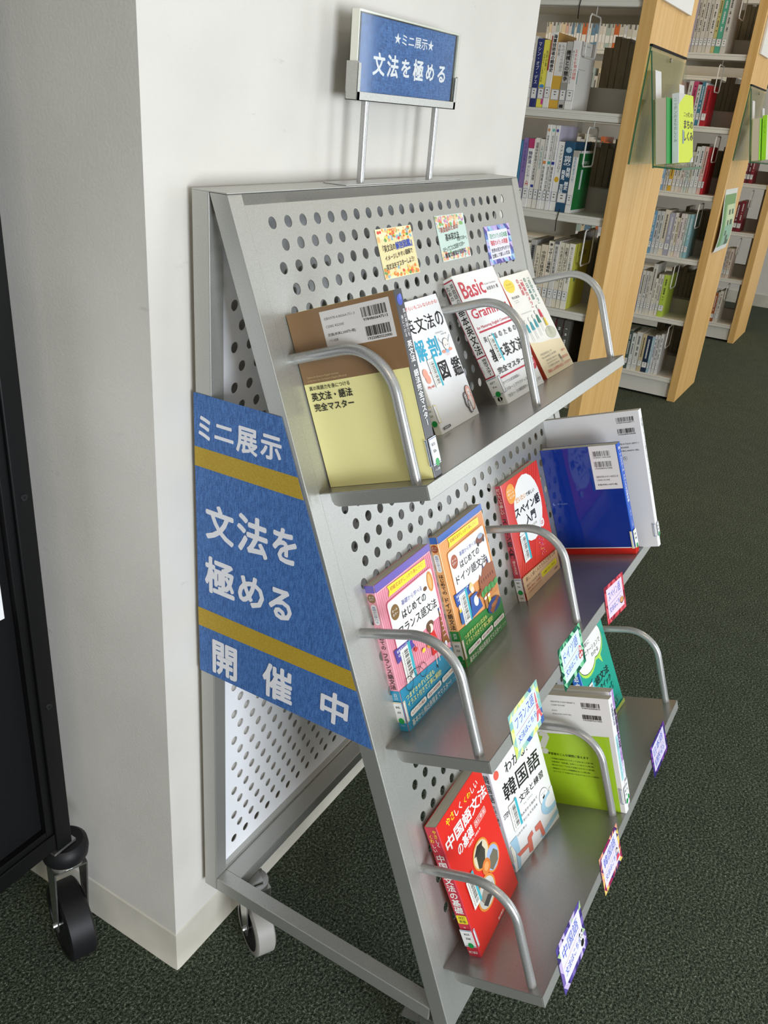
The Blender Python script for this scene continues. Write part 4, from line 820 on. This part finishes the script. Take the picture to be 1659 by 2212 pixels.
def shelfrow(ci, si, y, specs, tilt=0, depth=.15):
    """specs from the bookend leftwards: (thickness, height, spine, cover, colour word, [(kind, ...)])"""
    x = cases[ci][0] + .024; z = SH[si] + .0004
    for i, sp in enumerate(specs):
        t, h, sc, cc, cw = sp[:5]; ex = sp[5] if len(sp) > 5 else ()
        lab = '%s book, %s from right, %s shelf, %s bookcase' % (cw, ORD[i], SN[si], CN[ci])
        d = min(depth * (1 if h < .2 else 1.12 if h < .235 else 1.2), .178); off = (i * 37 % 5) * .0012
        M = Matrix.Translation((x + off, y, z)) @ (Matrix.Rotation(R(tilt), 4, 'X') if tilt else Matrix.Identity(4))
        r, f, s = book(M, d, h, t - .0006, 'L', cc, sc, lab, 'book', 'books in the maple ended bookcases', gloss=.4, step=.0001)
        yl = 1 - .055 / h * (1.08 if h > .2 else 1)
        for e in ex:
            if e[0] == 'v': s.vtext(e[1], e[2], e[3], e[4], e[5], e[6], e[7] if len(e) > 7 else .008)
            elif e[0] == 'r': s.rect(*e[1:])
            elif e[0] == 'fr': f.rect(*e[1:])
            elif e[0] == 'f': f.text(*e[1:])
            elif e[0] == 'e': s.ell(*e[1:])
        if not any(e[0] in 'v' for e in ex):                 # a title too small to read in the photo: short stroke groups
            rn = random.Random(i * 7 + si * 31 + ci); tc = K if sc[0] in 'DEFCB' else 'E8E8E4'; yy = .10
            while yy < .62:
                L = rn.uniform(.012, .03) * .2 / h; s.rect(.36, yy, .64, yy + L * .8, tc); s.l -= s.st; yy += L * 1.25
                if rn.random() < .12: yy += .05
            s.l += s.st
        s.rect(.06, yl - .002, .94, yl + .15 * .2 / h + .002, 'E9E8E2'); a, b = yl, yl + .15 * .2 / h; e = .0009 / h; ew = min(.0009 / t, .08)
        for q in ((.08, a, .92, a + e), (.08, b - e, .92, b), (.08, a, .08 + ew, b), (.92 - ew, a, .92, b)): s.rect(*q, '33507E'); s.l -= s.st
        s.l += s.st; s.rect(.36, a + .03, .62, a + .045, '555555'); s.rect(.38, a + .07, .6, a + .085, '555555'); done(r, f, s)
        y += t
    return y
WT, CR = 'ECEAE4', 'E2DACA'
V = lambda t, x0=.22, y0=.1, x1=.78, y1=.62, c=K, b=.012: ('v', t, x0, y0, x1, y1, c, b)
shelfrow(0, 4, .320, [(.026, .192, WT, 'F0EFEA', 'white', (V('2050年の技術', .42, .12, .92, .56, 'D85A50'), V('英エコノミスト誌は予測する', .1, .14, .32, .62, '444444', .004), ('f', '定価(本体1700円+税)', .15, .05, .6, .07, '555555'), ('fr', .04, .42, .07, .62, '3A7A84'), ('fr', .03, .40, .5, .405, '888888'))),
    (.022, .189, 'BDBAB2', 'A8A49A', 'grey', (V('機械との競争', .15, .12, .85, .58, K, .03), ('r', 0, .6, 1, .76, '9A978F'), ('r', .2, .93, .8, .98, '2A2A2A'))),
    (.031, .186, 'E4E2DC', 'D8B04C', 'white and mustard', (('r', 0, .5, 1, 1, 'D6AA3E'), V('ものづくり中部の', .5, .03, .88, .44, '8A8680', .004), V('革新者', .12, .03, .42, .2, '8A8680', .004))),
    (.021, .213, WT, 'C89A50', 'tall white', (V('海軍技術者の戦後史', .3, .03, .95, .52, K, .03), ('r', 0, .05, .25, .3, 'B0685A'), ('r', 0, .3, .2, .5, 'A8203A'))),
    (.023, .191, 'F0E45A', 'E4E2DC', 'yellow', (V('世界が驚く', .5, .15, .8, .45, '5A6A30', .006), V('日本のすごい科学と技術', .15, .2, .42, .62, '5A6A30', .006), ('e', .5, .68, .35, '4A90C8', .03), ('e', .5, .72, .35, 'F0A060', .02), ('r', .7, .72, 1, .95, 'D8409A'))),
    (.021, .193, '2A3570', '2A3570', 'dark blue', (V('マシン・オブ・デス', .2, .04, .8, .66, 'E8E8EE', .006),)), (.024, .2, 'E0DCD0', 'D8D4C8', 'pale', ())])
shelfrow(0, 3, .2690, [(.020, .190, 'E6E4DE', '1E7A3C', 'white spined green', (V('知的財産法入門', .3, .1, .7, .5, '4A8AB0', .004), ('r', 0, 0, 1, .1, 'B0AAA0'), ('fr', 0, 0, 1, .04, 'EDEDEA'), ('fr', .30, .30, .42, .62, 'DDE8E4'), ('fr', 0, .95, 1, 1, 'EDEDEA'), ('f', '特許法', .35, .16, .75, .22, 'E8F0EA'))),
    (.034, .215, '23506E', '23506E', 'dark blue encyclopedia', (V('世界の', .1, .2, .9, .34, 'F0F4F6', .02), V('発明', .52, .36, .95, .5, 'F0F4F6', .03), V('発見', .08, .40, .48, .54, 'F0F4F6', .03), V('歴史', .52, .56, .95, .68, 'F0F4F6', .03), V('百科', .08, .6, .48, .74, 'F0F4F6', .03), ('e', .5, .12, .3, 'A8C8D8', .04))),
    (.023, .212, WT, 'B02848', 'white', (V('ファッションロー', .3, .05, .85, .44, K, .012), ('e', .5, .54, .34, 'E0B030', .04))),
    (.015, .258, 'E8E6E0', 'C8C4D8', 'tall white with blue square', (V('ものづくり日本の知財戦略', .3, .12, .7, .4, '666666', .004), ('e', .5, .06, .3, '5A50A8', .018), ('r', .15, .42, .85, .455, '2A3A90'), V('職務発明の実務', .25, .48, .75, .8, '555555', .004))),
    (.014, .258, 'E8E6E0', WT, 'tall white with teal square', (V('著作権の基礎と実務', .3, .12, .7, .4, '666666', .004), ('e', .5, .06, .3, '6AC0B8', .018), ('r', .15, .42, .85, .455, '4AA8A8'), V('意匠法の実務', .25, .48, .75, .8, '555555', .004))),
    (.015, .258, 'E8E6E0', WT, 'tall white with orange square', (V('商標法の基礎と実務', .3, .12, .7, .4, '666666', .004), ('e', .5, .06, .3, 'D8986A', .018), ('r', .15, .42, .85, .455, 'E08A4A'), V('特許戦略の実務', .25, .48, .75, .8, '555555', .004))),
    (.018, .214, 'E6E2D6', WT, 'cream', (V('入門知的財産法', .25, .08, .75, .42, '5A9AA0', .006),)),
    (.017, .216, 'EAE6DC', WT, 'off-white', (V('国際特許管理の日本的展開', .2, .06, .8, .6, K, .012), ('r', .2, .66, .8, .70, '2A3A90'))),
    (.021, .213, WT, WT, 'white and crimson', (('r', 0, 0, 1, .14, 'B83A6A'), V('特許法', .2, .18, .85, .36, '1E2460', .02), V('のしくみ', .25, .38, .75, .55, '666666', .004), V('入門', .25, .6, .8, .68, 'D04030', .02))),
    (.020, .213, '8E78B0', '8E78B0', 'purple', (V('知的財産権法読本', .25, .06, .75, .5, '5A4488', .004),)), (.02, .205, '3A7A9A', '3A7A9A', 'teal blue', ())])
shelfrow(0, 2, .2300, [(.021, .217, 'ECE8D8', 'D8D85A', 'white spined yellow', (V('東アジアにおける経営戦略', .3, .05, .7, .42, K, .008), V('の研究', .3, .45, .7, .6, K, .008), ('f', '日産', .3, .12, .8, .2, '5A6A4A'), ('fr', .22, .40, .3, .58, '4A7A68'))),
    (.016, .215, 'E4DCC6', WT, 'cream', (V('日産プロダクションウェイ', .2, .06, .85, .68, K, .02),)),
    (.017, .216, 'E0D8C2', WT, 'beige', (V('もの造りのグローバル', .2, .06, .8, .6, K, .01),)),
    (.020, .219, 'DCD8D0', WT, 'grey white', (('r', .1, .0, .9, .05, '6A6A6A'), V('開発生産の新潮流', .25, .08, .75, .55, '4A4A4A', .008))),
    (.021, .215, 'EAE2CE', WT, 'ivory', (('e', .5, .05, .25, '555555', .02), V('マザー工場戦略', .2, .1, .85, .48, K, .02))),
    (.023, .201, 'E2D6BC', 'C8A890', 'tan', (V('中国巨大経済の行方', .2, .1, .85, .62, K, .016),)),
    (.020, .195, 'E4DAC2', 'C8A890', 'pale tan', (V('トヨタの企業研究', .2, .12, .8, .6, K, .01),)), (.022, .212, 'B8B4AC', 'A8A6A2', 'grey', (('r', .2, .08, .8, .3, '6A6A6A'),)), (.02, .2, 'D8D2C4', 'D8D2C4', 'off-white', ())])
shelfrow(0, 1, .2, [(.024, .275, '55544C', '55544C', 'dark grey bound', ()), (.002, .272, '7A2030', '7A2030', 'thin red', ()), (.026, .275, '4A4A44', '4A4A44', 'charcoal bound', ()), (.002, .272, '7A2030', '7A2030', 'second thin red', ()), (.03, .275, '5A574E', '5A574E', 'dark taupe bound', ()), (.03, .275, '504E46', '504E46', 'olive grey bound', ())])
bookend(2.095, .253, SH[4], 'white wire support by the green book on the nearest bookcase'); bookend(2.095, .305, SH[5], 'white wire support by the tall white book on the nearest bookcase'); bookend(2.10, .206, SH[3], 'white wire support by the yellow book on the nearest bookcase')
TC = {'DCD8CC': 'ivory', 'D0CCC0': 'stone', 'C8C4B4': 'beige', 'D8D4C8': 'pale', 'D8C8A8': 'sand', 'A8B8B0': 'grey green', 'C86A3A': 'orange', '6A8AA0': 'dull blue', 'C8C8C8': 'grey', 'D4B0A0': 'pink'}
def ordn(k):
    T = {20: 'twenty', 30: 'thirty', 40: 'forty'}; E = ['sixteenth', 'seventeenth', 'eighteenth', 'nineteenth', 'twentieth']
    if k < 15: return ORD[k]
    if k < 20: return E[k - 15]
    n = k + 1; return T[n // 10 * 10] + '-' + ORD[n % 10 - 1] if n % 10 else {30: 'thirtieth', 40: 'fortieth'}[n]
def through(ci, si, y, y1, seed):
    rn = random.Random(seed); k = 0; xs_ = cases[ci][0] + .026
    while y < y1:
        t = rn.uniform(.012, .026); h = rn.uniform(.185, .225); sc = rn.choice(('DCD8CC', 'D0CCC0', 'C8C4B4', 'D8D4C8', 'D8C8A8', 'A8B8B0', 'C86A3A', '6A8AA0', 'C8C8C8', 'D4B0A0'))
        r, f, s = book(Matrix.Translation((xs_, y, SH[si] + .0004)), .15, h, t - .0006, 'L', sc, sc, '%s spine, %s in the row seen through gaps, %s shelf, second bookcase' % (TC[sc], ordn(k), SN[si]), 'book', 'spines glimpsed through the nearest bookcase', step=.0001); k += 1
        s.rect(.3, .1, .7, .55, '6A6A66'); s.rect(.08, .72, .92, .88, 'E9E8E2'); done(r, f, s); y += t
def quick(cols, h0, t0, words, seed):
    rn = random.Random(seed); return [(t0[i] if isinstance(t0, (list, tuple)) else t0, h0[i] if isinstance(h0, (list, tuple)) else h0 + rn.uniform(-.006, .006), c, cols[(i * 3) % len(cols)] if c == WT else c, w_, ()) for i, (c, w_) in enumerate(zip(cols, words))]
shelfrow(1, 5, .256, quick(['C9C6BC', '57A88C', 'C8BC7C', 'D8D2C6', 'CFC9BC', 'D2CCC0', 'CFC8BA', 'C6C0B4', 'B8A8B8', '8A8488'], [.24, .235, .235, .22, .22, .225, .22, .225, .23, .22], [.024, .026, .018, .022, .018, .019, .018, .016, .014, .014], ['grey white', 'sea green', 'khaki yellow', 'pale pink', 'oatmeal', 'pale grey', 'stone', 'warm grey', 'mauve', 'slate'], 1))
shelfrow(1, 4, .275, quick(['B01E2C', 'D8D8D8', '3F7E96', 'C8C8C4', 'C0466E', 'D8D4C8'], [.175, .186, .19, .177, .19, .19], [.024, .009, .016, .018, .022, .02], ['crimson', 'thin white', 'steel blue', 'light grey', 'magenta', 'off-white'], 2))
shelfrow(1, 3, .213, quick(['B4202A', 'D8B4A8', 'D4D4D0', 'D0D4CC', 'D0C8B4', 'BCC8BE', 'D4D8D0', 'D2C4BC', 'D4D0C0', 'D8D4CC', 'D2A83C', 'D0CCC0', 'B8B4A8', '7FA8C8', '8FB0CC'], [.215, .217, .218, .214] + [.19] * 11, [.011, .019, .021, .019, .011, .012, .012, .015, .017, .019, .019, .012, .012, .012, .012],
    ['deep red', 'pink and red', 'silver white', 'pale sage', 'straw', 'grey green', 'mint white', 'blush', 'parchment', 'ivory', 'golden yellow', 'bone', 'taupe', 'sky blue', 'powder blue'], 3))
shelfrow(1, 2, .223, quick(['8CB8C0', 'A8C0BC', 'DCD8D0', 'D8CCC8', 'DCD2B8', 'D8D4CC', 'A8A8B8', 'D8D0BC', 'C8CCC8', 'C4C8C8', '6FA0C0', 'D8D8D4'], [.214, .212, .212, .212, .19, .212, .209, .22, .211, .21, .21, .14], [.017, .014, .015, .017, .015, .014, .027, .028, .018, .02, .018, .012],
    ['aqua', 'blue green', 'white', 'rose white', 'buff', 'cream', 'grey violet', 'thick beige', 'ash grey', 'pale blue grey', 'mid blue', 'short white'], 4))
shelfrow(1, 1, .275, quick(['B4CC4C', 'DCD8CC', 'D8D4C4', 'DCD8C8', 'D4D0C4', 'CCC8BC', 'D4D4D0', 'D8D4C8', '3A5AA0'], [.216, .214, .213, .19, .262, .22, .22, .22, .21], [.029, .016, .013, .014, .022, .013, .018, .021, .014],
    ['lime and blue', 'off-white', 'eggshell', 'pearl', 'tall grey white', 'clay white', 'snow white', 'milk white', 'royal blue'], 5))
shelfrow(1, 0, .237, quick(['D8D8D4', 'D0D0CC', 'D4D4D8', 'A0C0C8', '20304A', 'C8B890', 'D4D4CC', 'D8DCD8', '4A5A54'], [.222, .213, .21, .2, .2, .206, .209, .198, .21], [.015, .017, .015, .012, .03, .023, .033, .023, .02],
    ['bright white', 'cool grey', 'frosty white', 'turquoise', 'navy', 'sand', 'thick white green topped', 'chalk white', 'dark green'], 6))
for si, y in ((5, .225), (4, .262), (3, .203), (2, .21), (1, .262), (0, .222)): bookend(3.89, y, SH[si] + .31 if si < 5 else 1.97, 'white wire support over the %s shelf of the second bookcase' % SN[si], .115, .11)
shelfrow(2, 3, .2535, quick(['8A2430', '5A1C28', '7A3038'], [.2, .2, .2], [.02, .02, .02], ['maroon', 'dark wine', 'brown red'], 7))
shelfrow(2, 2, .2535, quick(['7A1E2A', '6A2430'], [.2, .19], [.028, .026], ['patterned maroon', 'wine'], 8))
shelfrow(2, 1, .2535, quick(['D4C4B4', 'C8B8A8', 'BCB8B4'], [.198, .198, .195], [.022, .016, .014], ['pale pink', 'dusty rose', 'dove grey'], 9))
shelfrow(2, 0, .2535, quick(['D4CFC0', 'D8D4CC', 'A85A2C'], [.22, .21, .2], [.022, .01, .024], ['cream', 'thin white', 'rust brown'], 10))
for si, y in ((2, .238), (1, .24), (0, .242), (3, .24)): bookend(5.68, y, SH[si] + .31, 'white wire support over the %s shelf of the farthest bookcase' % SN[si], .105, .10)
# books on the far side of the shelves, seen from their fore edges
FC = ['6E6A5C', '5C5A50', '7A7460', '64604E', '807862', '55524A', '8A8068', '605C50']  # dark olive tones, with the shade of the far side painted in
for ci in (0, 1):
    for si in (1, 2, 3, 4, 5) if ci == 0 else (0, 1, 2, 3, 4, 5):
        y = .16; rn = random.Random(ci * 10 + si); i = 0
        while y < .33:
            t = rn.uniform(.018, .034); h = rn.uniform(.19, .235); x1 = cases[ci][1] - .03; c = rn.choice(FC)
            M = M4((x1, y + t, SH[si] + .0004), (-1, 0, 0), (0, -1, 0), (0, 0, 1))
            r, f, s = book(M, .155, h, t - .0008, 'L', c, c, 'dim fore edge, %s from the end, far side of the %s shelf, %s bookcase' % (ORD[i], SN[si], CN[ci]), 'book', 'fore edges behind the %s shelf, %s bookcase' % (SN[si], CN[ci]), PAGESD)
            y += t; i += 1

# ------------------------------------------------------------------ things on the end panels
def holder(x, label, blabels, cols, title):
    """acrylic easel screwed to the end panel with two books leaning on it"""
    h = empty('acrylic_book_holder', Matrix.Translation((x + .22, .06, 1.37)), label, 'book holder', 'green tinted holders on the end panels')
    def hp(mb, name, **k):
        o = mb.build(name, **k); o.parent = h; o.matrix_parent_inverse = h.matrix_world.inverted(); return o
    w = .45; x1 = x + w; z0, z1 = 1.217, 1.54; yA, yB, th = .102, .030, .004
    m = MB().box((x, yA - th, z0), (x1, yA, z1), GLASS).box((x - .0015, yA - th, z0), (x, yA, z1), EDGE); hp(m, 'back_plate')
    d = Vector((0, yB - yA, z0 - z1 + .012)).normalized(); q = Vector((0, d.z, -d.y))
    if q.y > 0: q = -q
    a = Vector((0, yA - th, z1 - .012)); Lf = (z1 - z0 - .008) / -d.z; fn = lambda aa, bb, t: (t, *(a + d * aa + q * bb)[1:])
    m = MB().prism([(0, 0), (Lf, 0), (Lf, th), (0, th)], x, x1, GLASS, fn).prism([(0, 0), (Lf, 0), (Lf, th), (0, th)], x - .0015, x, EDGE, fn); hp(m, 'leaning_plate')
    b0 = a + d * Lf; x2 = x + .30; m = MB().box((x, b0.y - .085, z0 - .001), (x2, b0.y + .001, z0 + .003), GLASS).box((x - .0012, b0.y - .085, z0 - .001), (x, b0.y, z0 + .003), EDGE).box((x, b0.y - .087, z0 - .001), (x2, b0.y - .085, z0 + .006), EDGE); hp(m, 'ledge')
    hp(MB().box((x, yA - .006, z1), (x1, .104, z1 + .006), BLACKP), 'top_strip'); hp(MB().tube([(x + w / 2, yA - .008, z1 - .02), (x + w / 2, yA - .014, z1 - .02)], .006, STEEL, 12), 'screw')
    tl = math.atan2(-(d.y), -(d.z)); tl = math.atan((yA - yB) / (z1 - z0))
    for k, (dx, c) in enumerate(((.03, 0), (.34, 1))):
        o = a + d * (.05 + .02 * k) + q * (th + .0006); t = MB(); t.prism([(0, 0), (.085, 0), (.085, .0006), (0, .0006)], x + dx, x + dx + .07, mat('glossy_tag', 'E8E8EC', .1), lambda aa, bb, tt: (tt, *(o + d * aa + q * bb)[1:])); hp(t, 'price_tag')
    yy = b0.y - .0055; RX = Matrix.Rotation(-tl, 4, 'X')
    M = Matrix.Translation((x + .004, yy - .033, z0 + .0052 + .033 * math.sin(tl))) @ RX
    r, f, s = book(M, .19, .185, .033, 'R', cols[0], cols[0], blabels[0], 'book', None, mat('cream_pages', 'D8CDB4', .8)); done(r, f, s)
    M = Matrix.Translation((x + .058, yy - .056, z0 + .0052 + .057 * math.sin(tl))) @ RX
    r, f, s = book(M, .2, .196, .0205, 'L', cols[1], cols[2], blabels[1], 'book', None, gloss=.2, step=.0001)
    if title:
        f.poly([(0, 0), (.45, 0), (.1, .12), (0, .16)][::-1], 'D8D8D8'); f.text('ニッポンの', .34, .25, .94, .33, K, .015); f.text('まちの', .34, .37, .98, .5, K, .03); f.text('しくみ', .34, .54, .98, .68, K, .03); f.rect(.24, .52, .34, .72, '8AA8B0'); f.poly([(.75, 1), (.9, .93), (1, .92), (1, 1)], 'D8D8D8')
        s.vtext('ニッポンのまちのしくみ', .25, .06, .75, .7, '777777'); s.rect(.3, .84, .95, .95, 'E8E8E8')
    else: s.vtext('くらし', .25, .1, .75, .4, '4A8A30')
    done(r, f, s)
holder(2.075, 'green tinted acrylic holder with two leaning books on the nearest end panel', ('thick book with cream page edges and green cover in the nearest acrylic holder', 'acid yellow town planning book standing in front in the nearest acrylic holder'), ('1F9A3E', 'DDF02A', 'E8E8EA'), True)
holder(3.875, 'glare covered acrylic holder on the end panel of the second bookcase', ('bright green book at the back of the farther acrylic holder', 'white and lime book in front in the farther acrylic holder'), ('8ED03A', 'E8E8D8', 'A8E03A'), False)
o = tag(MB().box((2.105, .094, 1.66), (2.458, .1045, 2.05), mat('white_panel_board', 'E6E5E0', .5)).build('section_sign', bevel=.001), 'white sign board on the nearest maple end panel, cut by the top edge', 'sign')
o = tag(MB().box((3.905, .094, 1.672), (4.16, .1045, 2.05), mat('white_panel_board', 'E6E5E0', .5)).build('section_sign', bevel=.001), 'white sign board on the second maple end panel, cut by the top edge', 'sign')
m = MB(); N = 12; vs = []; fs = []
for i in range(N + 1):
    z = 1.085 - .30 * i / N; y = .104 - .03 * math.sin(math.pi * i / N * .8 + .3) * (i / N)
    vs += [(3.905, y, z), (4.24, y + .0, z), (3.905, y + .0005, z), (4.24, y + .0005, z)]
for i in range(N): a = 4 * i; fs += [(a, a + 4, a + 5, a + 1), (a + 2, a + 3, a + 7, a + 6), (a, a + 2, a + 6, a + 4), (a + 1, a + 5, a + 7, a + 3)]
gp = tag(m.add(vs, fs, mat('poster_paper', 'DDE0DA', .4)).build('green_poster', smooth=True), 'curling green and white poster taped to the end panel of the second bookcase', 'poster')
k = MB()
def cell(i0, i1, a0, a1, c, d=.0006):
    vs = []; fs = []
    for i in range(i0, i1 + 1):
        z = 1.085 - .30 * i / N; y = .104 - .03 * math.sin(math.pi * i / N * .8 + .3) * (i / N) - d
        vs += [(3.905 + .335 * a0, y, z), (3.905 + .335 * a1, y, z)]
    for i in range(i1 - i0): fs.append((2 * i, 2 * i + 2, 2 * i + 3, 2 * i + 1))
    k.add(vs, fs, mat('print_' + c, c, .38))
cell(1, 11, .05, .95, '9CC08C'); cell(1, 3, .05, .95, '6E9A5E', .0009); cell(3, 8, .36, .9, 'C4D4A8', .0009); cell(7, 11, .3, .95, '8AB49A', .0012); cell(3, 11, .08, .26, '5E9258', .0012)
for i, a0, a1 in ((4, .5, .62), (4, .74, .86), (6, .45, .55), (6, .66, .84), (8, .4, .5), (9, .55, .7), (10, .6, .85)): cell(i, i + 1, a0, a1, '3E5A48', .0015)
k = k.build('poster_print', gp)
# thin black cable clipped under the shelves of the nearest bookcase
for z, lb in ((SH[5], 'black strap looped under the top visible shelf of the nearest bookcase'), (SH[3], 'black strap hanging under the fourth lowest shelf of the nearest bookcase')):
    y0 = .335 if z == SH[5] else .30
    tag(MB().tube([(2.078, y0, z + .012), (2.079, y0 + .003, z - .01), (2.08, y0 + .006, z - .03), (2.09, y0 + .008, z - .06)], .0014, BLACKM, 8).build('black_strap', smooth=True), lb, 'strap')

for si, y0, y1 in ((5, .5, 1.15), (4, .42, 1.0), (3, .475, .95), (2, .452, .8)): through(1, si, y0, y1, si)
